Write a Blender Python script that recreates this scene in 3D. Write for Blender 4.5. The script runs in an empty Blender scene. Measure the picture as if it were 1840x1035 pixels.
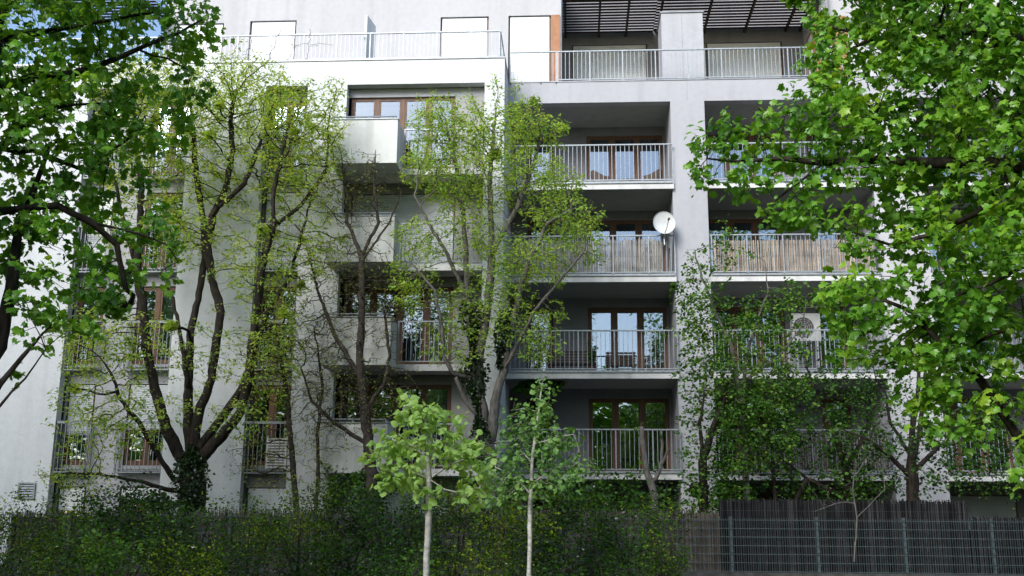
import bpy, math, random
import numpy as np
from mathutils import Matrix, Vector, kdtree
R_ = math.radians
random.seed(7)
RNG = np.random.default_rng(11)
S = bpy.context.scene
C = S.collection

# ------------------------------------------------------------------ camera, sky, sun, exposure
YAW, PITCH, ROLL, FPX, EYE = 3.388, 13.035, 0.46875, 1890.0, 1.6
cam = bpy.data.cameras.new('camera'); cam.lens = 36 * FPX / 1840; cam.sensor_width = 36
cam.clip_end = 800
co = bpy.data.objects.new('camera', cam); C.objects.link(co)
CM = Matrix.Rotation(R_(YAW), 4, 'Z') @ Matrix.Rotation(R_(90 + PITCH), 4, 'X') @ Matrix.Rotation(R_(ROLL), 4, 'Z')
co.matrix_world = Matrix.Translation((0, 0, EYE)) @ CM
S.camera = co
SUN_EL, SUN_AZ = 33, 205          # azimuth measured clockwise from +Y
w = bpy.data.worlds.new('World'); S.world = w; w.use_nodes = True
nt = w.node_tree
sky = nt.nodes.new('ShaderNodeTexSky'); sky.sky_type = 'NISHITA'; sky.sun_disc = False
sky.sun_elevation = R_(SUN_EL); sky.sun_rotation = R_(SUN_AZ)
sky.dust_density = 1.2; sky.air_density = 1.0; sky.ozone_density = 1.0
bg = nt.nodes['Background']; bg.inputs[1].default_value = 0.15
nt.links.new(sky.outputs[0], bg.inputs[0])
sl = bpy.data.lights.new('sun', 'SUN'); sl.energy = 2.45; sl.angle = R_(28); sl.color = (1, .985, .96)
so = bpy.data.objects.new('sun', sl); C.objects.link(so)
_e, _a = R_(SUN_EL), R_(SUN_AZ)
sd = Vector((math.sin(_a) * math.cos(_e), math.cos(_a) * math.cos(_e), math.sin(_e)))
so.rotation_euler = sd.to_track_quat('Z', 'Y').to_euler()
vs = S.view_settings; vs.view_transform = 'Standard'; vs.look = 'None'; vs.exposure = 0.88; vs.gamma = 1
S.cycles.max_bounces = 7; S.cycles.diffuse_bounces = 2; S.cycles.transparent_max_bounces = 8
S.cycles.caustics_reflective = False; S.cycles.caustics_refractive = False

_M3 = np.array(CM.to_3x3())
def at(px, py, Y):
    """point of the scene at depth Y (metres from the pavement where one stands) on the line of a measured point"""
    d = _M3 @ np.array([(px - 920) / FPX, -(py - 517.5) / FPX, -1.0])
    p = d * (Y / d[1]); return np.array([p[0], p[1], p[2] + EYE])

# ------------------------------------------------------------------ mesh helpers
class MB:
    def __init__(s, rough=0): s.v = []; s.f = []; s.rough = rough
    def quad(s, a, b, c, d):
        n = len(s.v); s.v += [a, b, c, d]; s.f.append((n, n+1, n+2, n+3))
    def box(s, x0, x1, y0, y1, z0, z1):
        n = len(s.v)
        s.v += [(x0,y0,z0),(x1,y0,z0),(x1,y1,z0),(x0,y1,z0),(x0,y0,z1),(x1,y0,z1),(x1,y1,z1),(x0,y1,z1)]
        s.f += [tuple(n+i for i in q) for q in ((0,3,2,1),(4,5,6,7),(0,1,5,4),(1,2,6,5),(2,3,7,6),(3,0,4,7))]
        return s
    def tube(s, pts, rad, n=6, cap=True):
        pts = [Vector(p) for p in pts]
        if not hasattr(rad, '__len__'): rad = [rad] * len(pts)
        base = len(s.v); up = None
        for i, p in enumerate(pts):
            t = (pts[min(i+1, len(pts)-1)] - pts[max(i-1, 0)])
            if t.length < 1e-6: t = Vector((0, 0, 1))
            t.normalize()
            if up is None: up = Vector((1, 0, 0)) if abs(t.x) < .8 else Vector((0, 1, 0))
            a = up - t * up.dot(t)
            if a.length < 1e-4: a = t.orthogonal()
            a.normalize(); up = a; b = t.cross(a)
            for k in range(n):
                an = 2 * math.pi * k / n
                q = p + (a * math.cos(an) + b * math.sin(an)) * (rad[i] * (1 if not s.rough else 1 + s.rough * math.sin(an * 3 + i * .9) * math.cos(i * 1.7 + k)))
                s.v.append((q.x, q.y, q.z))
        for i in range(len(pts) - 1):
            for k in range(n):
                k2 = (k + 1) % n
                s.f.append((base+i*n+k, base+i*n+k2, base+(i+1)*n+k2, base+(i+1)*n+k))
        if cap:
            s.f.append(tuple(base + k for k in range(n))[::-1]); e = base + (len(pts)-1) * n
            s.f.append(tuple(e + k for k in range(n)))
        return s
    def build(s, name, mat, parent=None, smooth=False, label=None):
        me = bpy.data.meshes.new(name); me.from_pydata(s.v, [], s.f)
        if smooth:
            me.polygons.foreach_set('use_smooth', [True] * len(me.polygons))
        me.materials.append(mat); me.update()
        o = bpy.data.objects.new(name, me); C.objects.link(o)
        if parent is not None: o.parent = parent
        if label: o['label'] = label
        return o

def np_mesh(name, V, F, mat, parent=None, smooth=False):
    """V (n,3), F (m,k) -> mesh object, fast"""
    me = bpy.data.meshes.new(name); m, k = F.shape
    me.vertices.add(len(V)); me.vertices.foreach_set('co', V.astype(np.float32).ravel())
    me.loops.add(m * k); me.loops.foreach_set('vertex_index', F.astype(np.int32).ravel())
    me.polygons.add(m)
    me.polygons.foreach_set('loop_start', np.arange(0, m * k, k, dtype=np.int32))
    me.polygons.foreach_set('loop_total', np.full(m, k, dtype=np.int32))
    if smooth: me.polygons.foreach_set('use_smooth', np.ones(m, dtype=bool))
    me.update(calc_edges=True); me.validate(); me.materials.append(mat)
    o = bpy.data.objects.new(name, me); C.objects.link(o)
    if parent is not None: o.parent = parent
    return o

def empty(name, label, cat, loc=(0, 0, 0), group=None):
    o = bpy.data.objects.new(name, None); C.objects.link(o); o.location = loc
    o['label'] = label; o['category'] = cat
    if group: o['group'] = group
    return o
def tag(o, label, cat, group=None):
    o['label'] = label; o['category'] = cat
    if group: o['group'] = group
    return o
def adopt(parent):
    """children were modelled in world coordinates: keep them there under a parent that stands at its base"""
    inv = Matrix.Translation(-parent.location)
    for c in [c for c in bpy.data.objects if c.parent is parent]:
        c.matrix_parent_inverse = inv
        
# ------------------------------------------------------------------ materials
def mat(name, rough=.8, spec=.3, metal=0):
    m = bpy.data.materials.new(name); m.use_nodes = True
    b = m.node_tree.nodes['Principled BSDF']
    b.inputs['Roughness'].default_value = rough; b.inputs['Metallic'].default_value = metal
    b.inputs['Specular IOR Level'].default_value = spec
    return m, m.node_tree, b
def noise_mix(nt, scale, c0, c1, detail=6, p0=.3, p1=.7, stretch=None):
    tc = nt.nodes.new('ShaderNodeTexCoord'); mp = nt.nodes.new('ShaderNodeMapping')
    if stretch: mp.inputs['Scale'].default_value = stretch
    nz = nt.nodes.new('ShaderNodeTexNoise'); nz.inputs['Scale'].default_value = scale; nz.inputs['Detail'].default_value = detail
    cr = nt.nodes.new('ShaderNodeValToRGB'); cr.color_ramp.elements[0].position = p0; cr.color_ramp.elements[1].position = p1
    cr.color_ramp.elements[0].color = (*c0, 1); cr.color_ramp.elements[1].color = (*c1, 1)
    nt.links.new(tc.outputs['Object'], mp.inputs[0]); nt.links.new(mp.outputs[0], nz.inputs[0]); nt.links.new(nz.outputs[0], cr.inputs[0])
    return cr.outputs[0], nz.outputs[0]
def mul(nt, a, b, fac=1.0):
    m = nt.nodes.new('ShaderNodeMix'); m.data_type = 'RGBA'; m.blend_type = 'MULTIPLY'; m.inputs[0].default_value = fac
    nt.links.new(a, m.inputs[6]); nt.links.new(b, m.inputs[7]); return m.outputs[2]
def bump(nt, b, h, strength, dist=.01):
    bp = nt.nodes.new('ShaderNodeBump'); bp.inputs['Strength'].default_value = strength; bp.inputs['Distance'].default_value = dist
    nt.links.new(h, bp.inputs['Height']); nt.links.new(bp.outputs[0], b.inputs['Normal'])
def plaster(name, c, stain=.8, grain=.14):
    m, nt, b = mat(name, .9, .15)
    a, _ = noise_mix(nt, .35, tuple(x * .93 for x in c), c, 5, .35, .65)
    s, _ = noise_mix(nt, 1.0, (stain,) * 3, (1, 1, 1), 7, .28, .52, (2.6, 2.6, .22))       # rain streaks
    g, gh = noise_mix(nt, 55, (1 - grain,) * 3, (1, 1, 1), 3, .35, .6)
    p, _ = noise_mix(nt, 6, (.94,) * 3, (1, 1, 1), 7, .3, .6)
    k, _ = noise_mix(nt, 21, (.80,) * 3, (1, 1, 1), 2, .26, .33)
    c1 = mul(nt, mul(nt, mul(nt, mul(nt, a, s, .7), g), p), k, .8)
    nt.links.new(c1, b.inputs['Base Color']); bump(nt, b, gh, .35, .006)
    return m
def simple(name, c0, c1, scale=8, rough=.6, spec=.4, metal=0, bmp=0, stretch=None):
    m, nt, b = mat(name, rough, spec, metal)
    a, h = noise_mix(nt, scale, c0, c1, 5, .3, .7, stretch); nt.links.new(a, b.inputs['Base Color'])
    if bmp: bump(nt, b, h, bmp)
    return m
def leafmat(name, cols, trans=.35, rough=.42, spec=.5, patch=1.6):
    m, nt, b = mat(name, rough, spec)
    ge = nt.nodes.new('ShaderNodeNewGeometry'); cr = nt.nodes.new('ShaderNodeValToRGB')
    el = cr.color_ramp.elements; n = len(cols)
    el[0].color = (*cols[0], 1); el[1].color = (*cols[-1], 1); el[1].position = 1
    for i in range(1, n - 1):
        e = el.new(i / (n - 1)); e.color = (*cols[i], 1)
    tc = nt.nodes.new('ShaderNodeTexCoord'); nz = nt.nodes.new('ShaderNodeTexNoise'); nz.inputs['Scale'].default_value = patch; nz.inputs['Detail'].default_value = 3
    st = nt.nodes.new('ShaderNodeMapRange'); st.inputs[1].default_value = .34; st.inputs[2].default_value = .68
    mf = nt.nodes.new('ShaderNodeMix'); mf.inputs[0].default_value = .42
    nt.links.new(tc.outputs['Object'], nz.inputs[0]); nt.links.new(nz.outputs[0], st.inputs[0])
    nt.links.new(st.outputs[0], mf.inputs[2]); nt.links.new(ge.outputs['Random Per Island'], mf.inputs[3]); nt.links.new(mf.outputs[0], cr.inputs[0])
    nt.links.new(cr.outputs[0], b.inputs['Base Color'])
    tr = nt.nodes.new('ShaderNodeBsdfTranslucent'); mx = nt.nodes.new('ShaderNodeMixShader'); mx.inputs[0].default_value = trans
    gm = nt.nodes.new('ShaderNodeMix'); gm.data_type = 'RGBA'; gm.blend_type = 'MULTIPLY'; gm.inputs[0].default_value = 1
    gm.inputs[7].default_value = (2.1, 1.75, .8, 1); nt.links.new(cr.outputs[0], gm.inputs[6])
    nt.links.new(gm.outputs[2], tr.inputs[0])
    nt.links.new(b.outputs[0], mx.inputs[1]); nt.links.new(tr.outputs[0], mx.inputs[2])
    nt.links.new(mx.outputs[0], nt.nodes['Material Output'].inputs[0])
    return m
def canes(name, cols):
    m, nt, b = mat(name, .9, .15)
    ge = nt.nodes.new('ShaderNodeNewGeometry'); cr = nt.nodes.new('ShaderNodeValToRGB'); el = cr.color_ramp.elements
    el[0].color = (*cols[0], 1); el[1].color = (*cols[2], 1); e = el.new(.55); e.color = (*cols[1], 1)
    nt.links.new(ge.outputs['Random Per Island'], cr.inputs[0])
    g, _ = noise_mix(nt, 3, (.55,) * 3, (1, 1, 1), 6, .3, .6)
    nt.links.new(mul(nt, cr.outputs[0], g), b.inputs['Base Color']); return m
M = {}
M['white'] = plaster('white_plaster', (.69, .71, .73), .82)
M['grey'] = plaster('lilac_grey_plaster', (.43, .435, .465), .86)
M['slabw'] = plaster('slab_paint', (.66, .66, .66), .6)
M['box'] = plaster('fair_concrete', (.68, .69, .68), .6)
M['dgrey'] = plaster('dark_grey_plaster', (.27, .27, .29), .8)
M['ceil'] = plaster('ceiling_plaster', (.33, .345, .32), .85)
M['back'] = plaster('shade_darkened_plaster', (.23, .23, .25), .85)  # grey wall plaster with the loggia shade put into its colour
M['pent'] = plaster('penthouse_plaster', (.50, .50, .52), .85)
M['mgrey'] = plaster('mid_grey_plaster', (.36, .36, .36), .8)
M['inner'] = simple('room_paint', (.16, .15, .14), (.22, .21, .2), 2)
M['wood'] = simple('brown_window_wood', (.075, .034, .019), (.15, .072, .04), 5, .5, .35, stretch=(6, 6, .6))
M['orange'] = simple('orange_shutter_wood', (.26, .115, .05), (.36, .17, .085), 4, .6)
M['rail'] = simple('galvanised_rail', (.23, .255, .28), (.34, .37, .40), 12, .42, .5, .3)
M['fence'] = simple('green_grey_fence_steel', (.045, .065, .072), (.08, .11, .12), 10, .5, .5, .2)
M['flash'] = simple('parapet_flashing', (.18, .19, .21), (.27, .28, .3), 3, .4, .5, .5)
M['shut'] = simple('white_roller_shutter', (.62, .66, .68), (.72, .75, .76), 2, .5)
M['shutg'] = simple('grey_roller_shutter', (.42, .45, .47), (.5, .53, .55), 2, .5)
M['curt'] = simple('curtain_cloth', (.62, .6, .58), (.78, .77, .76), 3, .9)
M['slat'] = simple('weathered_slat', (.018, .011, .008), (.06, .038, .026), 7, .85, .2, bmp=.4, stretch=(1, 5, 5))
M['reed'] = canes('reed_cane', [(.06,.05,.042),(.13,.11,.095),(.24,.215,.185)])
M['reedp'] = canes('pale_reed_cane', [(.24,.22,.20),(.40,.38,.35),(.58,.55,.51)])
M['reedo'] = canes('tan_bamboo_cane', [(.27,.22,.17),(.42,.35,.28),(.58,.50,.42)])
M['reedd'] = canes('dark_heather_twigs', [(.008,.008,.009),(.022,.022,.024),(.075,.074,.076)])
M['bark'] = simple('dark_bark', (.012, .010, .008), (.048, .038, .031), 9, .9, .2, bmp=.9, stretch=(2, 2, .5))
M['barkg'] = simple('grey_bark', (.07, .064, .058), (.19, .175, .16), 9, .9, .2, bmp=.7, stretch=(2, 2, .6))
M['barkb'] = simple('brown_twig_bark', (.024, .020, .017), (.075, .062, .052), 9, .9, .2, bmp=.5)
M['barkp'] = simple('pale_young_bark', (.28, .27, .25), (.55, .54, .50), 14, .85, .2, bmp=.5, stretch=(1, 1, 2.2))
M['plastic'] = simple('white_enamel', (.72, .73, .72), (.8, .8, .79), 3, .45)
M['casegrey'] = simple('grey_enamel', (.24, .25, .25), (.36, .36, .35), 4, .5)  # duller grey than the white enamel
M['dishp'] = plaster('dish_paint', (.60, .61, .61), .8)
M['wicker'] = simple('brown_wicker', (.045, .034, .028), (.15, .115, .095), 60, .8, .2, bmp=.8, stretch=(1, 1, 3))
M['dark'] = simple('dark_wood', (.035, .025, .02), (.07, .05, .04), 10, .7)
M['soil'] = simple('soil_ground', (.03, .028, .02), (.07, .06, .04), 3, .95, .1, bmp=.6)
M['kerb'] = simple('kerb_concrete', (.045, .045, .045), (.09, .09, .09), 6, .9, .1, bmp=.4)
M['flower'] = simple('white_petals', (.75, .73, .72), (.85, .8, .8), 20, .8)
M['vine'] = simple('dry_vine', (.22, .20, .18), (.35, .33, .3), 10, .9)
def glass():
    m = bpy.data.materials.new('window_glass'); m.use_nodes = True; nt = m.node_tree; nt.nodes.clear()
    out = nt.nodes.new('ShaderNodeOutputMaterial'); g = nt.nodes.new('ShaderNodeBsdfGlossy'); g.inputs['Roughness'].default_value = .012
    g.inputs[0].default_value = (.72, .84, 1, 1)
    t = nt.nodes.new('ShaderNodeBsdfTransparent'); t.inputs[0].default_value = (.55, .6, .6, 1)
    f = nt.nodes.new('ShaderNodeFresnel'); f.inputs[0].default_value = 1.55
    a = nt.nodes.new('ShaderNodeMath'); a.operation = 'MULTIPLY_ADD'; a.inputs[1].default_value = 1.0; a.inputs[2].default_value = .17
    mx = nt.nodes.new('ShaderNodeMixShader'); tc = nt.nodes.new('ShaderNodeTexCoord')
    nz = nt.nodes.new('ShaderNodeTexNoise'); nz.inputs['Scale'].default_value = 1.3; bp = nt.nodes.new('ShaderNodeBump')
    bp.inputs['Strength'].default_value = .06; bp.inputs['Distance'].default_value = .02
    L = nt.links.new
    L(tc.outputs['Object'], nz.inputs[0]); L(nz.outputs[0], bp.inputs['Height']); L(bp.outputs[0], g.inputs['Normal'])
    L(f.outputs[0], a.inputs[0]); L(a.outputs[0], mx.inputs[0]); L(t.outputs[0], mx.inputs[1]); L(g.outputs[0], mx.inputs[2]); L(mx.outputs[0], out.inputs[0])
    return m
M['glass'] = glass()
M['l_maple'] = leafmat('maple_leaf', [(.045,.15,.018),(.08,.22,.02),(.12,.29,.024),(.19,.36,.028),(.30,.44,.035)], .36, .38, .45)
M['l_mapled'] = leafmat('maple_leaf_deep', [(.05,.16,.018),(.09,.24,.022),(.15,.33,.028),(.25,.42,.04)], .36, .38, .45)
M['l_yel'] = leafmat('spring_leaf_yellow', [(.16,.26,.045),(.26,.37,.06),(.38,.48,.085),(.50,.57,.14)], .42, .5, .3)
M['l_fresh'] = leafmat('spring_leaf_green', [(.12,.25,.035),(.19,.35,.05),(.28,.44,.07),(.38,.52,.10)], .42, .5, .3)
M['l_bud'] = leafmat('spring_bud_brown', [(.10,.11,.03),(.17,.19,.05),(.22,.25,.06)], .35)
M['l_lime'] = leafmat('lime_leaf', [(.18,.33,.08),(.27,.44,.12),(.37,.53,.18)], .42, .5, .35)
M['l_sap'] = leafmat('sapling_leaf', [(.07,.17,.045),(.12,.25,.06),(.20,.34,.09)], .3, .5, .35)
M['l_mid'] = leafmat('climber_leaf', [(.022,.08,.012),(.055,.15,.018),(.13,.26,.028)], .36, .5, .3)
M['l_dark'] = leafmat('ivy_leaf', [(.008,.022,.006),(.014,.036,.008),(.025,.055,.01)], .15, .3)
M['l_hedge'] = leafmat('hedge_leaf', [(.007,.028,.004),(.018,.062,.006),(.045,.12,.010),(.12,.22,.018)], .3, .65, .12)
M['l_hedgey'] = leafmat('hedge_leaf_yellow', [(.04,.08,.008),(.10,.17,.012),(.21,.29,.02),(.36,.42,.03)], .34, .65, .12)

# ------------------------------------------------------------------ the setting
def ground():
    xs = np.concatenate([np.linspace(-400, -40, 10), np.linspace(-36, 36, 40), np.linspace(40, 400, 10)])
    ys = np.concatenate([np.linspace(-300, -20, 8), np.linspace(-16, 34, 60), np.linspace(40, 500, 10)])
    X, Y = np.meshgrid(xs, ys); t = np.clip((Y - 11) / 11, 0, 1); Z = .62 * t * t * (3 - 2 * t)
    Z = Z + .03 * np.sin(X * 1.3) * np.cos(Y * .9) * (np.abs(X) < 38)
    V = np.stack([X.ravel(), Y.ravel(), Z.ravel()], 1); nx, ny = len(xs), len(ys)
    i = np.arange(nx - 1)[None] + nx * np.arange(ny - 1)[:, None]; i = i.ravel()
    o = np_mesh('ground', V, np.stack([i, i + 1, i + nx + 1, i + nx], 1), M['soil'], smooth=True); o['kind'] = 'structure'
ground()

# ------------------------------------------------------------------ apartment building
B = empty('apartment_building', 'white and lilac grey apartment block with stacked balconies and brown framed windows', 'building', (0, 30, .6))
FL = [.42, 3.24, 6.07, 8.90, 11.73]                       # floor levels: ground, first .. fourth
def wall(holes, x0, x1, z0, z1, y, th, m, label=None, name='wall'):
    xs = sorted({x0, x1, *[h[0] for h in holes], *[h[1] for h in holes]}); zs = sorted({z0, z1, *[h[2] for h in holes], *[h[3] for h in holes]})
    xs = [x for x in xs if x0 <= x <= x1]; zs = [z for z in zs if z0 <= z <= z1]
    solid = {}
    for i in range(len(xs) - 1):
        for j in range(len(zs) - 1):
            cx, cz = (xs[i] + xs[i+1]) / 2, (zs[j] + zs[j+1]) / 2
            solid[i, j] = not any(h[0] < cx < h[1] and h[2] < cz < h[3] for h in holes)
    b = MB(); y1 = y + th
    for (i, j), s in solid.items():
        if not s: continue
        a, c, d, e = xs[i], xs[i+1], zs[j], zs[j+1]
        b.quad((a,y,d),(c,y,d),(c,y,e),(a,y,e)); b.quad((c,y1,d),(a,y1,d),(a,y1,e),(c,y1,e))
        if not solid.get((i-1, j)): b.quad((a,y1,d),(a,y,d),(a,y,e),(a,y1,e))
        if not solid.get((i+1, j)): b.quad((c,y,d),(c,y1,d),(c,y1,e),(c,y,e))
        if not solid.get((i, j-1)): b.quad((a,y1,d),(c,y1,d),(c,y,d),(a,y,d))
        if not solid.get((i, j+1)): b.quad((a,y,e),(c,y,e),(c,y1,e),(a,y1,e))
    return b.build(name, m, B, label=label)
W0, W1 = 28.45, 30.0            # face of the white wing, face of the grey wing
TOP = 15.12
stripB, bayC = (-9.0, -7.75), (-14.32, -11.23)
wall([(stripB[0], stripB[1], -1, 14.36), (bayC[0], bayC[1], -1, 14.36), (-6.58, -2.53, -1, 14.36)], -24, -1.95, 0, TOP, W0, .30, M['white'], 'smooth white plaster wall')
# side wall of the white wing, its far end, its roof
MB().box(-2.25, -1.951, W0 + .302, 32.1, 0, TOP - .002).build('wall', M['white'], B); MB().box(-24, -23.7, W0 + .302, 44, 0, TOP - .002).build('wall', M['white'], B)
# ---- windows
def window(x0, x1, z0, z1, y, n=1, shutter=0, sm='shut', curtain=0, door=True, frame='wood', wide=()):
    """frame set into the wall at y, n lights; shutter = share of the height covered by a roller shutter"""
    f = MB(); t = .065; d0, d1 = y, y + .07
    f.box(x0, x1, d0, d1, z1 - t, z1); f.box(x0, x1, d0, d1, z0, z0 + t)
    f.box(x0, x0 + t, d0 + .001, d1 - .001, z0 + t, z1 - t); f.box(x1 - t, x1, d0 + .001, d1 - .001, z0 + t, z1 - t)
    L = (x1 - x0) / n; pan = []
    for k in range(n):
        a, c = x0 + k * L, x0 + (k + 1) * L
        if k: f.box(a - .05, a + .05, d0 + .002, d1 - .002, z0 + t, z1 - t)
        # sash
        s0, s1 = a + (.052 if k else t + .002), c - (.052 if k < n - 1 else t + .002); q = .055
        zz0, zz1 = z0 + t + .002, z1 - t - .002
        f.box(s0, s1, d0 + .012, d1 - .01, zz1 - q, zz1); f.box(s0, s1, d0 + .012, d1 - .01, zz0, zz0 + q * 1.4)
        f.box(s0, s0 + q, d0 + .013, d1 - .011, zz0 + q * 1.4, zz1 - q); f.box(s1 - q, s1, d0 + .013, d1 - .011, zz0 + q * 1.4, zz1 - q)
        pan.append((s0 + q, s1 - q, zz0 + q * 1.4, zz1 - q))
    o = f.build('window', M[frame], B)
    for p in pan:
        MB().box(p[0] - .01, p[1] + .01, d0 + .035, d0 + .045, p[2] - .01, p[3] + .01).build('pane', M['glass'], o)
    if shutter:
        s = MB(); h = (z1 - z0 - .05) * shutter; zz = z1 - .03; zb = zz - h; xa, xb = x0 + .055, x1 - .055; P = .06
        k = max(2, int(h / P)); P = h / k
        for i in range(k):
            za = zz - i * P; yy = y - .035
            s.quad((xa,yy+.012,za-P-.004),(xb,yy+.012,za-P-.004),(xb,yy+.012,za-P+.008),(xa,yy+.012,za-P+.008))
            s.quad((xa,yy,za-P+.006),(xb,yy,za-P+.006),(xb,yy-.004,za-P*.5),(xa,yy-.004,za-P*.5))
            s.quad((xa,yy-.004,za-P*.5),(xb,yy-.004,za-P*.5),(xb,yy,za),(xa,yy,za))
            s.quad((xa,yy+.006,za-P),(xb,yy+.006,za-P),(xb,yy,za-P+.006),(xa,yy,za-P+.006))
        s.box(xa, xb, y - .045, y - .03, zb - .03, zb)
        s.build('shutter', M[sm], o)
    if curtain:
        c = MB(); nx = max(8, int((x1 - x0) * 16)); zt, zb = z1 - .08, z0 + .08
        spans = [(x0 + .08, x1 - .08)] if curtain == 1 else [(x0 + .08, x0 + (x1-x0)*.28), (x1 - (x1-x0)*.28, x1 - .08)]
        for a, e in spans:
            for i in range(nx):
                xa, xb = a + (e-a)*i/nx, a + (e-a)*(i+1)/nx
                ya, yb = y + .22 + .03*math.sin(xa*38+xa*xa), y + .22 + .03*math.sin(xb*38+xb*xb)
                c.quad((xa,ya,zb),(xb,yb,zb),(xb,yb,zt),(xa,ya,zt))
        c.build('curtain', M['curt'], o, smooth=True)
    return o
# ---- railings
def rail_bars(m, p0, p1, z0, z1, sp=.125, posts=True, r=.011):
    """vertical bars between two points in plan"""
    p0, p1 = Vector(p0), Vector(p1); L = (p1 - p0).length; d = (p1 - p0) / L; n = max(1, round(L / sp)); nrm = Vector((-d.y, d.x))
    def bar(c, w, t, za, zb):
        a = c - d * w / 2 - nrm * t / 2; q = [a, a + d * w, a + d * w + nrm * t, a + nrm * t]; k = len(m.v)
        m.v += [(v.x, v.y, za) for v in q] + [(v.x, v.y, zb) for v in q]
        m.f += [tuple(k+i for i in s) for s in ((0,3,2,1),(4,5,6,7),(0,1,5,4),(1,2,6,5),(2,3,7,6),(3,0,4,7))]
    mid = (p0 + p1) / 2
    bar(mid, L, .055, z1 - .035, z1); bar(mid, L, .03, z0, z0 + .03)
    for i in range(n + 1):
        c = p0 + d * (L * i / n); pst = posts and (i % 8 == 0 or i == n)
        c = c + d * (.02 if i == 0 else (-.02 if i == n else 0))
        if pst: bar(c, .035, .04, z0 - .06, z1 - .036)
        else: bar(c, .015, .018, z0 + .031, z1 - .036)
    return m
# ---- white wing: balcony bay
WY = 29.35
head = 2.38
holesA = []
for k in (1, 2, 3, 4): holesA.append((-6.52, -3.42, FL[k] + .06, FL[k] + head))
holesA.append((-6.4, -3.42, 1.2, FL[0] + 2.33))
wall(holesA, -6.581, -2.529, 0, 14.9, WY, .2, M['mgrey'], 'grey plaster wall behind the balcony')
MB().box(-6.575, -2.535, 28.78, WY - .002, 14.09, 14.357).build('lintel', M['grey'], B)
for k in (1, 2, 3, 4):
    window(-6.52, -3.42, FL[k] + .06, FL[k] + head, (WY + .06) if k < 4 else 28.84, 4, shutter={3: 1, 1: 0}.get(k, 0), sm='shutg', curtain={1: 2, 2: 2}.get(k, 0))
window(-6.4, -3.42, 1.2, FL[0] + 2.33, WY + .06, 3, shutter=1)
for k in (1, 2, 3, 4):
    z = FL[k]; s = MB(); s.box(-6.578, -2.532, W0 - .06, WY - .001, z - .20, z - .02); 
    bal = s.build('balcony', M['slabw'], B)
    p = MB(); zb, zt = z - .19, z + 1.10
    p.box(-6.72, -4.86, 27.40, 27.55, zb, zt); p.box(-6.72, -6.58, 27.551, W0 - .002, zb, zt); p.box(-5.0, -4.86, 27.551, W0 - .062, zb, zt)
    p.box(-6.579, -5.001, 27.551, W0 - .062, zb + .002, zb + .16)
    p.build('parapet', M['box'], bal)
    t = MB(); t.tube([(-6.75, 27.45, zt + .10), (-4.92, 27.45, zt + .10), (-4.92, W0 - .05, zt + .10), (-4.92, W0 - .02, z + 1.15)], .022, 6)
    for x in (-6.6, -5.8, -5.0): t.tube([(x, 27.47, zt - .02), (x, 27.47, zt + .1)], .014, 5)
    t.box(-6.74, -4.84, 27.37, 27.58, zt + .001, zt + .025)
    t.build('handrail', M['rail'], bal)
    r = MB(); rail_bars(r, (-4.84, W0 - .02), (-2.56, W0 - .02), z + .05, z + 1.2); r.build('railing', M['rail'], bal)
# soffit of each balcony level down to the terrace edge
MB().box(-3.418, -2.534, 28.782, 28.98, FL[4] + .0, 14.088).build('wall', M['mgrey'], B)
# ---- white wing: window strips
def juliet(x0, x1, y, z, out=.34):
    m = MB(); zt = z + 1.22; zb = z - .16
    yf = y - out
    rail_bars(m, (x0, yf), (x1, yf), zb, zt, .12, posts=False)
    for x in (x0 + .01, x1 - .01):
        rail_bars(m, (x, yf + .03), (x, y - .01), zb, zt, .11, posts=False)
    m.box(x0 - .08, x1 + .08, yf - .03, yf + .03, zt + .002, zt + .03)
    for k in range(5): m.box(x0 + .02, x1 - .02, yf + .03 + k * .055, yf + .06 + k * .055, zb + .09 + .001, zb + .12)
    return m
YS = 28.86
hb = [(stripB[0] + .05, stripB[1] - .05, FL[k] + .06, FL[k] + 2.3) for k in range(1, 5)] + [(stripB[0] + .02, stripB[1] - .02, 1.0, FL[0] + 2.3)]
wall(hb, stripB[0] - .001, stripB[1] + .001, 0, 14.7, YS, .25, M['dgrey'], 'dark grey spandrel panels')
hc = [(x0, x1, FL[k] + .06, FL[k] + 2.33) for k in range(1, 5) for x0, x1 in ((-14.25, -13.45), (-12.5, -11.26))] + [(x0, x1, 1.0, FL[0] + 2.3) for x0, x1 in ((-14.25, -13.45), (-12.5, -11.26))]
wall(hc, bayC[0] - .001, bayC[1] + .001, 0, 14.7, YS, .25, M['grey'], 'lilac grey plaster between the window columns')
for k in range(0, 5):
    z0 = FL[k] + .06 if k else 1.0; z1 = FL[k] + 2.33 if k else FL[0] + 2.3
    o = window(stripB[0] + .05, stripB[1] - .05, z0, FL[k] + 2.3, YS + .05, 2, shutter={0: 1, 3: 1}.get(k, 0), curtain={1: 2, 4: 0, 2: 0}.get(k, 0))
    window(-14.25, -13.45, z0, z1, YS + .05, 1, shutter={1: .62, 3: .9, 0: .35}.get(k, 0), sm='shutg' if k == 1 else 'shut', curtain={2: 1, 4: 1}.get(k, 0))
    window(-12.5, -11.26, z0, z1, YS + .05, 2, shutter={0: .17, 1: .55}.get(k, 0), sm='shutg' if k == 1 else 'shut', curtain={0: 2, 2: 1}.get(k, 0))
    if k:
        for x0, x1 in ((stripB[0] + .02, stripB[1] - .02), (-14.30, -13.42), (-12.60, -11.27)):
            juliet(x0, x1, YS, FL[k]).build('juliet_railing', M['rail'], B)
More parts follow.
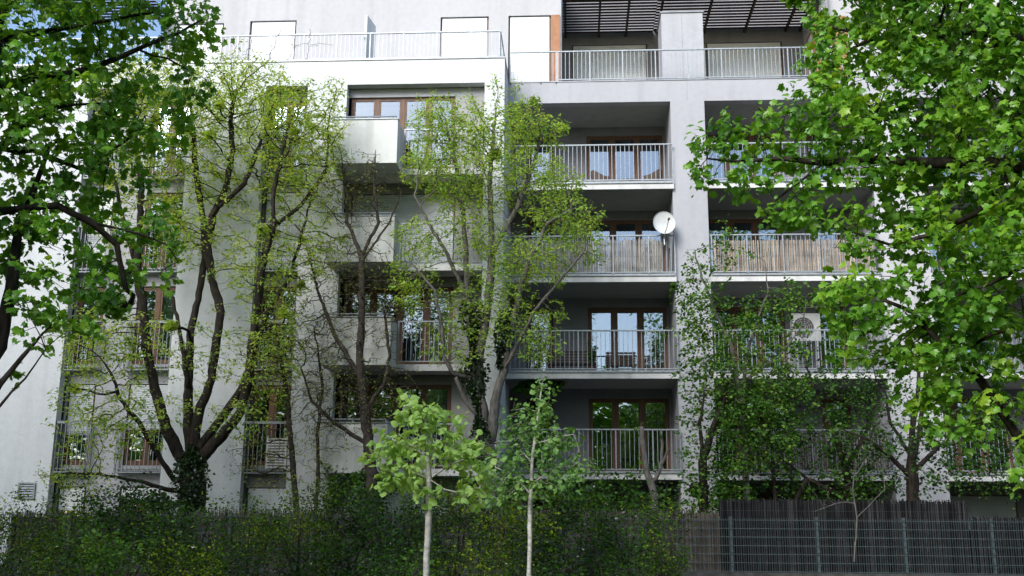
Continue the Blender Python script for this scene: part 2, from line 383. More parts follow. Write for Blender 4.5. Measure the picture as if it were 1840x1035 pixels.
# ventilation grille low on the white wall
v = MB(); x0, x1, z0, z1 = -15.17, -14.68, 2.36, 2.80; y = W0 - .02
for a, c, d, e in ((x0, x1, z1 - .05, z1), (x0, x1, z0, z0 + .05), (x0, x0 + .05, z0 + .05, z1 - .05), (x1 - .05, x1, z0 + .05, z1 - .05)): v.box(a, c, y - .02, y + .018, d, e)
for k in range(5):
    zz = z0 + .075 + k * .066
    v.quad((x0 + .05, y - .015, zz), (x1 - .05, y - .015, zz), (x1 - .05, y + .01, zz + .04), (x0 + .05, y + .01, zz + .04))
g = v.build('vent_grille', M['rail'], B)
MB().box(x0 + .045, x1 - .045, y + .0105, y + .017, z0 + .045, z1 - .045).build('backing', M['dark'], g)

d = MB(); d.tube([(-2.02, W0 - .10, .6), (-2.02, W0 - .10, 5.6)], .065, 12); dp = d.build('downpipe', M['mgrey'], B, smooth=True)
for zz in (1.5, 3.2, 4.9): MB().box(-2.10, -1.94, W0 - .18, W0 - .001, zz, zz + .035).build('bracket', M['flash'], dp)
# ---- terrace and penthouse on the white wing
wl = MB(); wl.box(-24, -1.93, W0 - .03, W0 + .33, TOP + .001, TOP + .035); wl.box(-2.28, -1.93, W0 + .331, 31.0, TOP + .001, TOP + .035); wl.build('flashing', M['flash'], B)
MB().box(-23.99, -1.96, W0 + .305, 44, 14.55, 14.75).build('roof', M['slabw'], B)
r = MB(); rail_bars(r, (-20, W0 + .12), (-2.1, W0 + .12), TOP + .10, 16.06, .125); rail_bars(r, (-2.1, W0 + .15), (-2.1, 30.9), TOP + .10, 16.06, .125)
r.build('terrace_railing', M['rail'], B, label='long light railing along the white wing terrace')
PY = 31.0
hp = [(-10.48, -8.94, 14.8, 17.8), (-4.22, -2.66, 14.8, 17.8), (-2.02, -.65, 14.8, 17.8), (-12.9, -11.35, 14.8, 17.75)]
wall(hp, -13.3, -.32, 14.76, 20.2, PY, .28, M['pent'], 'pale lilac penthouse wall')
MB().box(-13.299, -.33, PY + .281, 44, 19.9, 20.1).build('roof', M['slabw'], B)
b = MB(); b.box(-13.3, -13.0, PY + .281, 44, 14.77, 19.9); b.build('wall', M['pent'], B)
for h in hp: window(h[0], h[1] , h[2], h[3], PY + .09, 1, shutter=1)
MB().box(-.645, -.36, PY - .05, PY - .002, 14.8, 17.78).build('shutter_panel', M['orange'], B)
# partition screen between two terraces
p = MB(); k = len(p.v)
p.v += [(-6.2, 28.7, TOP + .04), (-6.12, 28.7, TOP + .04), (-6.10, 29.9, TOP - .3), (-6.18, 29.9, TOP - .3), (-6.2, 28.7, 16.72), (-6.12, 28.7, 16.72), (-6.10, 29.9, 16.95), (-6.18, 29.9, 16.95)]
p.f += [(0,3,2,1),(4,5,6,7),(0,1,5,4),(1,2,6,5),(2,3,7,6),(3,0,4,7)]
p.build('partition_screen', M['white'], B)
def pergola(x0, x1, y0, y1, z, n, beams, name='pergola'):
    m = MB()
    for i in range(n):
        y = y0 + (y1 - y0) * (i + .5) / n; t = (y1 - y0) / n
        k = len(m.v); w_ = t * .54
        m.v += [(x0, y - w_, z - .03), (x1, y - w_, z - .03), (x1, y + w_, z + .03), (x0, y + w_, z + .03), (x0, y - w_, z - .01), (x1, y - w_, z - .01), (x1, y + w_, z + .05), (x0, y + w_, z + .05)]
        m.f += [tuple(k+q for q in s) for s in ((0,3,2,1),(4,5,6,7),(0,1,5,4),(1,2,6,5),(2,3,7,6),(3,0,4,7))]
    for x in beams: m.box(x - .035, x + .035, y0, y1, z - .14, z - .04)
    m.box(x0, x1, y0 - .05, y0 - .002, z - .12, z + .10)
    return m.build(name, M['slat'], B)
pergola(-17.2, -13.32, 29.3, 31.4, 18.1, 11, [-17, -15.5, -13.6])

# ---- grey wing
SLB = (-1.93, 3.0)
bays = [(-1.95, 2.98), (4.0, 8.85), (10.25, 15.5)]
# frame: beam, pillars
wall([(a, c, -1, 14.34) for a, c in bays], -1.949, 17, 0, 15.02, W1, .30, M['grey'], 'lilac grey beam and pillars in front of the loggias')
MB().box(8.83, 10.27, W1 - .06, W1 - .002, 0, 14.3).build('wall', M['pent'], B, label='pale pier at the end of the loggias')
for a, c in ((2.98, 4.0), (8.85, 10.25)): MB().box(a + .001, c - .001, W1 + .301, 32.0, 0, 14.339).build('wall', M['grey'], B)
BY = 32.05
WR = []
for k in range(0, 5):
    z0, z1 = (FL[k] + .08, FL[k] + 2.33)
    for x0, x1, n in ((.47, 2.90, 3), (-1.42, -.60, 1), (4.18, 6.49, 3), (7.45, 8.32, 1), (10.6, 12.9, 3), (13.6, 15, 1)):
        WR.append((x0, x1, z0, z1, n, k))
wall([q[:4] for q in WR], -1.949, 17, 0, 15.0, BY, .2, M['back'], 'grey wall at the back of the loggias, coloured darker for shade')
for x0, x1, z0, z1, n, k in WR:
    if k == 0 and n == 1: continue
    sh = 0; cu = 0; smm = 'shut'
    if k == 4: cu = 2
    if k == 3: cu = 2
    if k == 2: cu = 1 if n == 3 and x0 < 3 else 0
    if k == 1 and x0 < 0: cu = 0
    if k == 0 and x0 > 10: sh = .42; smm = 'shutg'
    window(x0, x1, z0, z1, BY + .06, n, shutter=sh, sm=smm, curtain=cu)
for k in (1, 2, 3, 4):
    z = FL[k]
    for i, (a, c) in enumerate(bays):
        s = MB(); s.box(a + .02, c + (.03 if i == 0 else -.02), W1 - .11, W1 - .062, z - .20, z + .02); s.box(a + .002, c - .002, W1 - .061, BY - .001, z - .20, z - .005)
        bal = s.build('balcony', M['slabw'], B)
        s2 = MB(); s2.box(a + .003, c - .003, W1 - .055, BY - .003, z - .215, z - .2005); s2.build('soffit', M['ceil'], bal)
        r = MB(); rail_bars(r, (a + .03, W1 - .13), (c + (.02 if i == 0 else -.03), W1 - .13), z + .06, z + 1.2, .128, posts=(k != 4))
        r.box(a + .03, c, W1 - .15, W1 - .111, z - .03, z + .03)
        r.build('railing', M['rail'], bal)
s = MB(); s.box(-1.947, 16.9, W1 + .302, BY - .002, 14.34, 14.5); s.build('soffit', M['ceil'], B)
s = MB(); s.box(-1.947, 16.9, W1 - .02, W1 + .34, 15.021, 15.05); s.build('flashing', M['flash'], B)
r = MB(); rail_bars(r, (-1.90, W1 + .02), (-.45, W1 + .02), 15.02, 16.06, .125); rail_bars(r, (-.44, W1 + .03), (8.2, W1 + .03), 15.10, 16.06, .125)
r.build('terrace_railing', M['rail'], B, label='light railing in front of the recessed penthouse')
MB().box(-1.94, 17, 30.301, 44, 14.51, 14.74).build('roof', M['slabw'], B)
# recessed penthouse
QY = 34.0
hq = [(.01, 2.64, 14.8, 18.2), (4.66, 7.27, 14.8, 18.2)]
wall(hq, -.32, 8.0, 14.76, 20.0, QY, .25, M['dgrey'], 'slate grey recessed penthouse wall')
for h in hq: window(*h, QY + .07, 2, shutter=1)
for q in ((-.60, -.322, PY + .282, QY - .001, 14.76, 19.89), (8.25, 17, 31.9, 44, 14.76, 20.0), (8.0, 8.249, 31.5, QY + .2, 14.76, 20.0)): MB().box(*q).build('wall', M['pent'], B)
f = MB(); 
for y0, y1, z0, z1 in ((31.75, 31.83, 14.8, 17.9), (33.2, 33.28, 14.8, 17.9), (31.83, 33.2, 17.82, 17.9)): f.box(7.94, 7.998, y0, y1, z0, z1)
f.box(7.90, 7.96, 31.83, 32.35, 14.8, 17.8)
fo = f.build('window', M['orange'], B); MB().box(7.965, 7.995, 32.35, 33.2, 14.8, 17.82).build('shutter', M['shut'], fo)
f = MB(); f.box(8.35, 8.9, 31.84, 31.9, 14.9, 18.0); f.build('shutter_panel', M['orange'], B)
b = MB(); b.box(2.86, 4.17, 30.95, 32.2, 14.76, 17.76); ch = b.build('chimney_pier', M['grey'], B)
MB().box(2.82, 4.21, 30.91, 32.24, 17.761, 17.80).build('cap', M['flash'], ch)
MB().box(3.50, 3.512, 30.944, 30.949, 14.8, 17.75).build('joint', M['flash'], ch)
MB().box(3.495, 3.503, W1 - .006, W1 - .001, 14.36, 15.015).build('joint', M['flash'], B)
pergola(-.28, 2.84, 31.35, QY - .02, 18.6, 13, [-.2, .95, 1.9])
pergola(2.85, 7.98, 30.9, QY - .02, 18.66, 15, [3.0, 4.6, 6.0, 7.4, 7.9])
# rooms behind the glass
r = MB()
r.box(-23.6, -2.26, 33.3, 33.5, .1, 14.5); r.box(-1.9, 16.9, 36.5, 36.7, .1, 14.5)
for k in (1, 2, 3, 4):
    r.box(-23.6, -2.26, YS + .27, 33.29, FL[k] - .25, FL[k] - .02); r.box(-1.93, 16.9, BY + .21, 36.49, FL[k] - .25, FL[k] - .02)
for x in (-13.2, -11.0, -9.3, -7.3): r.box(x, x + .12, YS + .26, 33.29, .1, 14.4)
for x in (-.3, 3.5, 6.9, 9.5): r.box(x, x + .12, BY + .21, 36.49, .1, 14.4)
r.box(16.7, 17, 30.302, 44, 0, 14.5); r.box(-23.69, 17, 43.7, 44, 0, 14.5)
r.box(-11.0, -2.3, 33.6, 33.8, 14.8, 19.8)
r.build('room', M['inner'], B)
adopt(B)
# ------------------------------------------------------------------ fences
def mesh_fence(xa, n, label, group):
    Z0, Z1, Y = .78, 1.93, 25.0; sp = 1.95
    for i in range(n):
        pass
FZ0, FZ1, FY, FS = .76, 1.93, 25.0, 1.95
fe = empty('mesh_fence', 'long grey green double bar mesh fence in front of the reed mats', 'fence', (0, FY, .65))
for i in range(-10, 8):
    x = 3.60 + i * FS
    p = MB(); p.box(x - .03, x + .03, FY + .012, FY + .06, .5, FZ1 + .03); p.box(x - .04, x + .04, FY + .005, FY + .065, FZ1 + .031, FZ1 + .045)
    for k in range(4): p.box(x - .035, x + .035, FY - .012, FY + .011, FZ0 + .12 + k * .3, FZ0 + .16 + k * .3)
    p.build('post', M['fence'], fe)
    m = MB(); n = 36
    for k in range(n):
        xx = x + .03 + (FS - .06) * (k + .5) / n
        m.box(xx - .0035, xx + .0035, FY - .0035, FY + .0035, FZ0 - .02, FZ1 + .02)
    for k in range(7):
        z = FZ0 + (FZ1 - .03 - FZ0) * k / 6
        m.box(x + .005, x + FS - .005, FY - .012, FY - .004, z - .006, z + .006); m.box(x + .005, x + FS - .005, FY + .004, FY + .0115, z - .006, z + .006)
    m.build('mesh_panel', M['fence'], fe)
adopt(fe)
k = MB(); k.box(-18, 17.3, FY - .10, FY + .16, .35, .74); o = k.build('fence_kerb', M['kerb']); o['kind'] = 'structure'
def reed_mat(x0, x1, y, z0, z1, m, label, cat='reed mat', step=.016, jag=.06, r=.006, group=None, wires=True, name_backing=False):
    n = int((x1 - x0) / step); b = MB(); rn = random.Random(int(x0 * 31 + z1 * 7))
    for i in range(n):
        x = x0 + (i + rn.random() * .8) * step; zt = z1 + (rn.random() ** 2 - .4) * jag; yy = y + rn.uniform(-.012, .012); t = rn.uniform(-.02, .02); rr = r * rn.uniform(.8, 1.5)
        k = len(b.v)
        for (zz, dx) in ((z0, 0), (zt, t)):
            b.v += [(x + dx - rr, yy, zz), (x + dx, yy - rr, zz), (x + dx + rr, yy, zz), (x + dx, yy + rr, zz)]
        b.f += [(k,k+1,k+5,k+4),(k+1,k+2,k+6,k+5),(k+2,k+3,k+7,k+6),(k+3,k,k+4,k+7),(k+4,k+5,k+6,k+7)]
    o = b.build('reed_mat', m); tag(o, label, cat, group)
    if name_backing:
        MB().box(x0 + .02, x1 - .02, y + .03, y + .04, z0, z1 - jag * .6 - .03).build('backing_mat', m, o)
    if wires:
        w_ = MB(); h = z1 - z0
        for q in (.15, .5, .85): w_.box(x0, x1, y - .022, y - .018, z0 + h * q, z0 + h * q + .004)
        w_.build('wire', M['fence'], o)
    return o
reed_mat(-13.5, -9.0, FY + .12, .7, 1.96, M['reed'], 'weathered reed mat behind the hedge left of the thick ivy trunk', jag=.12, step=.010, r=.007, name_backing=True)
reed_mat(-8.98, -2.4, FY + .12, .7, 2.02, M['reed'], 'weathered reed mat with ragged tips behind the hedge below the concrete parapets', jag=.14, step=.010, r=.007, name_backing=True)
reed_mat(-2.38, 3.35, FY + .12, .7, 2.08, M['reed'], 'brownish reed mat behind the hedge and the first fence posts', jag=.10, step=.010, r=.007, name_backing=True)
reed_mat(3.37, 9.0, FY + .14, .7, 2.36, M['reedd'], 'tall dark heather mat rising above the mesh fence', 'heather mat', jag=.06, step=.009, r=.008, name_backing=True)
reed_mat(9.02, 17, FY + .14, .7, 2.0, M['reedd'], 'low dark heather mat at the right end of the mesh fence', 'heather mat', jag=.05, step=.009, r=.008, name_backing=True)
RY = W1 - .075
reed_mat(-1.85, 2.62, RY, 8.97, 9.97, M['reedp'], 'pale grey reed mat on the railing beside the satellite dish', jag=.12, step=.018, r=.009)
reed_mat(4.1, 8.7, RY, 8.97, 9.93, M['reedo'], 'tan bamboo mat on the railing right of the satellite dish', step=.022, jag=.02, r=.0095)
reed_mat(4.6, 8.7, RY, 3.31, 4.33, M['reed'], 'grey reed mat on the lowest railing behind the bushes', step=.022, jag=.05, r=.009)

# ------------------------------------------------------------------ things on the balconies
def armchair(x, y, z, rz, label):
    t = empty('wicker_armchair', label, 'armchair', (x, y, z), 'wicker armchairs on the balcony'); t.rotation_euler.z = rz; t.scale = (.80, .80, .76)
    s = MB(); N = 22
    # barrel shaped back and arms, one shell with thickness
    for (ra, rb, flip) in ((.40, .35, 0),):
        prof = []
        for i in range(N + 1):
            a = math.pi * (-.12 + 1.24 * i / N); h = .62 + .34 * max(0, math.sin(a)) ** 1.6
            prof.append((a, h))
        rows = []
        for a, h in prof:
            c, d = math.cos(a), math.sin(a); fl = 1.12
            rows.append([(ra*c, ra*d, .10), (ra*fl*c, ra*fl*d, h), (ra*(fl-.06)*c, ra*(fl-.06)*d, h + .03), (rb*fl*c, rb*fl*d, h), (rb*c, rb*d, .10)])
        k = len(s.v)
        for r_ in rows: s.v += r_
        for i in range(N):
            for j in range(4): s.f.append((k+i*5+j, k+(i+1)*5+j, k+(i+1)*5+j+1, k+i*5+j+1))
        s.f += [tuple(k+j for j in range(5)), tuple(k+N*5+j for j in range(5))[::-1]]
    s.build('backrest', M['wicker'], t, smooth=True)
    q = MB(); q.tube([(0, -.02, .12), (0, -.02, .38)], [.33, .36], 20); q.build('seat', M['wicker'], t)
    c = MB(); c.tube([(0, -.02, .385), (0, -.02, .42), (0, -.02, .45)], [.33, .34, .30], 20); c.build('cushion', M['curt'], t, smooth=True)
    for a in (.8, 2.3, 3.9, 5.5): MB().tube([(.26*math.cos(a), .26*math.sin(a), 0), (.27*math.cos(a), .27*math.sin(a), .12)], .02, 6).build('leg', M['dark'], t)
Z4 = FL[4] - .003
armchair(.93, 31.0, Z4, R_(105), 'wicker armchair left of the low table on the top balcony')
armchair(2.42, 30.95, Z4, R_(-110), 'wicker armchair beside the pillar on the top balcony')
t = empty('coffee_table', 'low dark wicker table between the two armchairs', 'table', (1.66, 30.75, Z4))
MB().box(-.27, .27, -.24, .24, .30, .34).build('tabletop', M['wicker'], t)
for sx in (-1, 1):
    for sy in (-1, 1): MB().box(sx*.23-.02, sx*.23+.02, sy*.2-.02, sy*.2+.02, 0, .299).build('leg', M['dark'], t)
# satellite dish on the railing
D = at(1193, 401, W1 - .42); t = empty('satellite_dish', 'round white satellite dish clamped to the balcony railing', 'satellite dish', tuple(D))
t.rotation_euler = (R_(-6), 0, R_(6))
d = MB(); NR, NA = 7, 36; rad = .345
for side in (0, 1):
    for i in range(NR + 1):
        r_ = rad * i / NR; yy = -.085 * (i / NR) ** 2 + .03 + side * .008
        for k in range(NA):
            a = 2*math.pi*k/NA; d.v.append((r_*math.cos(a)*.95, yy, r_*math.sin(a)*1.03))
o1 = (NR + 1) * NA
for side in (0, 1):
    for i in range(NR):
        for k in range(NA):
            k2 = (k+1) % NA; q = [side*o1+i*NA+k, side*o1+i*NA+k2, side*o1+(i+1)*NA+k2, side*o1+(i+1)*NA+k]
            d.f.append(tuple(q if side else q[::-1]))
for k in range(NA): k2 = (k+1) % NA; d.f.append((NR*NA+k, NR*NA+k2, o1+NR*NA+k2, o1+NR*NA+k))
d.build('dish', M['dishp'], t, smooth=True)
a_ = MB(); a_.tube([(.0, .0, -.33), (.02, -.25, -.28), (.06, -.42, -.05)], .012, 6); a_.build('feed_arm', M['rail'], t)
a_ = MB(); a_.tube([(.06, -.47, -.05), (.06, -.37, -.05)], [.035, .028], 10); a_.build('receiver', M['dark'], t)
a_ = MB(); a_.tube([(0, .05, 0), (0, .14, -.1), (.02, .14, -.62), (.02, .27, -.62)], .022, 8); a_.tube([(.02, .14, -.30), (.10, .27, -.42)], .014, 6); a_.build('bracket', M['rail'], t)
# air conditioner
A = at(1447, 590, 31.0)
t = empty('air_conditioner', 'white air conditioner outdoor unit above the middle balcony railing', 'air conditioner', (A[0], A[1], FL[2]))
zz = A[2] - FL[2]
b = MB(); b.box(-.41, .41, -.15, .15, zz - .40, zz + .40); b.box(-.415, .415, -.155, .155, zz + .401, zz + .42); b.build('casing', M['casegrey'], t)
f = MB(); cx = -.09
f.tube([(cx, -.158, zz), (cx, -.151, zz)], .30, 32)
f.build('fan_opening', M['dark'], t)
g = MB()
for rr in (.06, .12, .18, .24, .30): g.tube([(cx + rr*math.cos(a*.2617), -.175, zz + rr*math.sin(a*.2617)) for a in range(25)], .007, 4, cap=False)
for a in range(12): g.tube([(cx + .05*math.cos(a*.5236), -.178, zz + .05*math.sin(a*.5236)), (cx + .31*math.cos(a*.5236+.35), -.168, zz + .31*math.sin(a*.5236+.35))], .006, 4)
g.build('guard', M['rail'], t)
for sx in (-.3, .3):
    MB().box(sx - .02, sx + .02, -.16, .14, 0, zz - .401).build('leg', M['rail'], t)
c = MB(); q = [(A[0] + .35, 31.1, A[2] - .3)]
for k in range(7): q.append((A[0] + .40 + .03 * math.sin(k), 31.15 + k * .12, A[2] - .35 + .12 * k))
c.tube(q, .018, 6); tag(c.build('cable', M['plastic']), 'white pipe running from the air conditioner to the loggia wall', 'pipe')
c = MB(); c.tube([(D[0] + .02, D[1] + .14, D[2] - .3), (D[0] + .05, 29.8, D[2] - .7), (D[0] - .1, 29.95, D[2] - 1.15), (D[0] - .3, 30.6, D[2] - 1.25), (D[0] - .35, 31.9, D[2] - .9)], .008, 5)
tag(c.build('cable', M['dark']), 'thin black cable hanging from the satellite dish bracket', 'cable')
# slatted bench and chair on the second balcony
def bench(x, y, z, wd, label, group=None):
    t = empty('slatted_bench', label, 'bench', (x, y, z))
    for k in range(4): MB().box(-wd/2, wd/2, -.2 + k*.11, -.12 + k*.11, .40, .425).build('seat_slat', M['dark'], t)
    for k in range(5): MB().box(-wd/2, wd/2, .235, .255, .46 + k*.085, .52 + k*.085).build('back_slat', M['dark'], t)
    for sx in (-1, 1):
        MB().box(sx*(wd/2-.06)-.025, sx*(wd/2-.06)+.025, .256, .30, 0, .88).build('leg', M['dark'], t)
        MB().box(sx*(wd/2-.06)-.025, sx*(wd/2-.06)+.025, -.20, -.15, 0, .399).build('leg', M['dark'], t)
bench(-.05, 31.2, FL[2], 1.5, 'dark slatted bench between the windows of the middle balcony')
bench(1.45, 31.45, FL[2], .9, 'short slatted bench in front of the middle balcony window')
def louvre(x0, x1, y, z0, z1, label):
    b = MB(); n = int((z1 - z0) / .075)
    b.box(x0, x0+.035, y, y+.04, z0, z1); b.box(x1-.035, x1, y, y+.04, z0, z1)
    for k in range(n):
        z = z0 + .02 + k * (z1 - z0 - .04) / n; b.box(x0+.036, x1-.036, y+.002, y+.02, z, z + .045)
    o = b.build('louvred_panel', M['plastic']); return tag(o, label, 'panel')
louvre(-8.42, -7.86, 28.70, FL[1] - .02, FL[1] + .86, 'white louvred panel behind the lowest railing of the narrow window column')
# white garden chair on the lowest small balcony
t = empty('garden_chair', 'white metal garden chair behind the railing of the lowest small balcony', 'chair', (-4.0, 28.95, FL[1] - .02)); t.rotation_euler.z = .3
MB().tube([(0,0,.44),(0,0,.46)], .21, 16).build('seat', M['plastic'], t)
s = MB(); s.tube([(-.18,.18,.45),(-.2,.22,.85),(-.12,.23,.95),(.12,.23,.95),(.2,.22,.85),(.18,.18,.45)], .012, 6)
for q in (-.1, 0, .1): s.tube([(q,.19,.46),(q,.23,.94)], .008, 5)
s.build('backrest', M['plastic'], t)
for sx in (-.17, .17):
    for sy in (-.17, .17): MB().tube([(sx, sy, 0), (sx*.9, sy*.9, .44)], .012, 6).build('leg', M['plastic'], t)
# timber scraps behind the reed mat
rn = random.Random(5)
for i in range(5):
    x = 2.25 + i * .13
    lab = ['leaning against the back of the reed mat', 'shortest of the scraps near the dish', 'crossing the other scraps below the dish', 'thin pale scrap beside the pillar', 'standing upright against the pillar'][i]
    b = MB(); b.tube([(x, 30.25, FL[3]), (x + rn.uniform(-.35, .1), 30.1, FL[3] + rn.uniform(.6, 1.0))], .022, 5)
    tag(b.build('timber_scrap', M['dark' if i % 2 else 'reed']), 'thin timber scrap ' + lab, 'timber', 'timber scraps below the satellite dish')

# ------------------------------------------------------------------ plants
MAPLE = np.array([(0,0),(.20,-.12),(.50,-.04),(.45,.14),(.70,.44),(.47,.46),(.36,.66),(.22,.64),(0,1.0),(-.22,.64),(-.36,.66),(-.47,.46),(-.70,.44),(-.45,.14),(-.50,-.04),(-.20,-.12)])
OVATE = np.array([(0,0),(.30,.18),(.42,.42),(.30,.70),(0,1.0),(-.30,.70),(-.42,.42),(-.30,.18)])
def leaf_template(kind):
    if kind == 'maple':
        P = MAPLE; n = len(P); z = -.30 * np.abs(P[:, 0]) ** 1.3 - .22 * P[:, 1] ** 2 + .05 * np.sin(P[:, 0] * 9)
        V = np.vstack([[0, .32, .05], np.column_stack([P[:, 0], P[:, 1], z])])
        F = np.array([[0, i + 1, (i + 1) % n + 1] for i in range(n)])
    elif kind == 'heart':
        P = OVATE * [1.15, 1]; n = len(P); z = -.22 * np.abs(P[:, 0]) - .22 * P[:, 1] ** 2
        V = np.vstack([[0, .45, .04], np.column_stack([P[:, 0], P[:, 1], z])])
        F = np.array([[0, i + 1, (i + 1) % n + 1] for i in range(n)])
    elif kind == 'lance':       # folded pointed leaf, four faces
        V = np.array([(0,0,0),(.22,.42,-.07),(0,1,-.16),(-.22,.42,-.07),(0,.45,.02)])
        F = np.array([[4,0,1],[4,1,2],[4,2,3],[4,3,0]])
    else:                        # small folded leaf, two faces
        V = np.array([(0,0,0),(.34,.5,-.08),(0,1,0),(-.34,.5,-.08)])
        F = np.array([[0,1,2],[0,2,3]])
    return V, F
def leaves(name, pos, out, size, kind, m, parent, tilt=.6, droop=.35, seed=1, smooth=False):
    """pos (n,3) leaf bases, out (n,3) outward direction of each twig"""
    r = np.random.default_rng(seed); n = len(pos)
    V, F = leaf_template(kind)
    az = out + r.normal(0, .75, (n, 3)); az[:, 2] = az[:, 2] * .4 - droop * r.uniform(.2, 1.4, n)
    T = az / np.linalg.norm(az, axis=1, keepdims=True)
    up = np.array([0, 0, 1.0]) + r.normal(0, tilt, (n, 3)); 
    N = up - T * np.sum(up * T, 1, keepdims=True); N /= np.linalg.norm(N, axis=1, keepdims=True) + 1e-9
    X = np.cross(T, N); s = size * r.choice([.55, .8, 1.0, 1.25], n, p=[.2, .3, .3, .2]) * r.uniform(.85, 1.1, n)
    P = pos[:, None, :] + s[:, None, None] * (V[None, :, 0, None] * X[:, None] + V[None, :, 1, None] * T[:, None] + V[None, :, 2, None] * N[:, None])
    FF = F[None] + (np.arange(n) * len(V))[:, None, None]
    return np_mesh(name, P.reshape(-1, 3), FF.reshape(-1, 3), m, parent, smooth)

def blob_points(blobs, rng):
    out = []
    for bl in blobs:
        px, py, Y, rx, ry, rY, n = bl
        c = at(px, py, Y); sc = FPX / Y
        d = rng.normal(0, 1, (n, 3)); d /= np.linalg.norm(d, axis=1, keepdims=True)
        rr = rng.uniform(0, 1, (n, 1)) ** .5 * (1 + .28 * np.abs(rng.normal(0, 1, (n, 1))) * (rng.random((n, 1)) < .5))
        d *= rr; out.append(np.column_stack([c[0] + d[:, 0] * rx / sc, c[1] + d[:, 1] * rY, c[2] + d[:, 2] * ry / sc]))
    return np.vstack(out)

class Tree:
    """limbs are laid out joint by joint, twigs then grow towards the crown volume (space colonisation)"""
    def __init__(s, seed=1):
        s.P = []; s.par = []; s.rmin = []; s.rng = np.random.default_rng(seed); s.wob = .5
    def limb(s, pts, radii, step=.25, wob=.03):
        """pts: world points. starts at the nearest existing node"""
        pts = [np.array(p, float) for p in pts]
        if s.P:
            d = [np.linalg.norm(pts[0] - q) for q in s.P]; cur = int(np.argmin(d))
        else:
            s.P.append(pts[0]); s.par.append(-1); s.rmin.append(radii[0]); cur = 0
        rr = np.interp(np.linspace(0, 1, len(pts)), np.linspace(0, 1, len(radii)), radii)
        for i in range(1, len(pts)):
            a = pts[i-1]; b = pts[i]; L = np.linalg.norm(b - a); n = max(1, int(L / step))
            for k in range(1, n + 1):
                p = a + (b - a) * k / n + s.rng.normal(0, wob * min(1, step * 3), 3) * (k < n or True) * .35
                s.P.append(p); s.par.append(cur); s.rmin.append(rr[i-1] + (rr[i] - rr[i-1]) * k / n); cur = len(s.P) - 1
        return s
    def grow(s, A, step=.2, infl=2.2, kill=.3, iters=60, grav=0.0, rough=.25):
        A = np.array(A); s.n0 = len(s.P)
        for it in range(iters):
            if len(A) == 0: break
            kd = kdtree.KDTree(len(s.P))
            for i, p in enumerate(s.P): kd.insert(p, i)
            kd.balance(); acc = {}; keep = np.ones(len(A), bool)
            for j, a in enumerate(A):
                co_, i, d = kd.find(a)
                if d < kill: keep[j] = False; continue
                if d < infl or it < 3:
                    v = (a - s.P[i]) / d; acc[i] = acc.get(i, 0) + v
            A = A[keep]
            if not acc: infl *= 1.6; continue
            new = 0
            for i, v in acc.items():
                n = np.linalg.norm(v)
                if n < .1: continue
                d = v / n + s.rng.normal(0, rough, 3); d[2] += grav
                d /= np.linalg.norm(d)
                s.P.append(s.P[i] + d * step); s.par.append(i); s.rmin.append(0); new += 1
            if not new: break
        return s
    def finish(s, tip=.004, power=2.1):
        n = len(s.P); s.P = np.array(s.P); s.par = np.array(s.par)
        kids = [[] for _ in range(n)]
        for i, p in enumerate(s.par):
            if p >= 0: kids[p].append(i)
        rad = np.zeros(n); acc = np.zeros(n)
        for i in range(n - 1, -1, -1):      # parents always precede children
            r = max(tip, acc[i] ** (1 / power)); r = max(r, s.rmin[i]) if s.rmin[i] else r
            rad[i] = r
            if s.par[i] >= 0: acc[s.par[i]] += r ** power
        for i in range(n):
            p = s.par[i]
            if p >= 0: rad[i] = min(rad[i], rad[p])
        s.rad, s.kids = rad, kids; return s
    def wood(s, m, parent, name='trunk', thick=6):
        b = MB(.13); done = set(); starts = [(0, -1)]
        while starts:
            i, frm = starts.pop(); path = [] if frm < 0 else [frm]; cur = i
            rr = [] if frm < 0 else [min(s.rad[frm], s.rad[i] * 1.15)]
            while True:
                path.append(cur); rr.append(s.rad[cur]); k = s.kids[cur]
                if not k: break
                k = sorted(k, key=lambda q: -s.rad[q]); starts += [(q, cur) for q in k[1:]]; cur = k[0]
            if len(path) < 2: continue
            if len(path) > 2: rr[-1] *= .5
            b.tube([s.P[q] for q in path], rr, 9 if rr[0] > .09 else (6 if rr[0] > .03 else (4 if rr[0] > .012 else 3)), cap=False)
        o = b.build(name, m, parent, smooth=True); return o
    def leafpos(s, per=2, rmax=.012, spread=.08, frac=1.0):
        idx = np.array([i for i in range(s.n0, len(s.P)) if s.rad[i] < rmax and s.rng.random() < frac])
        par = s.par[idx]; d = s.P[idx] - s.P[par]; d /= np.linalg.norm(d, axis=1, keepdims=True) + 1e-9
        idx = np.repeat(np.arange(len(idx)), per); base = np.array([i for i in range(0)])
        P = (s._sel(rmax, frac) if False else None)
        return idx, d
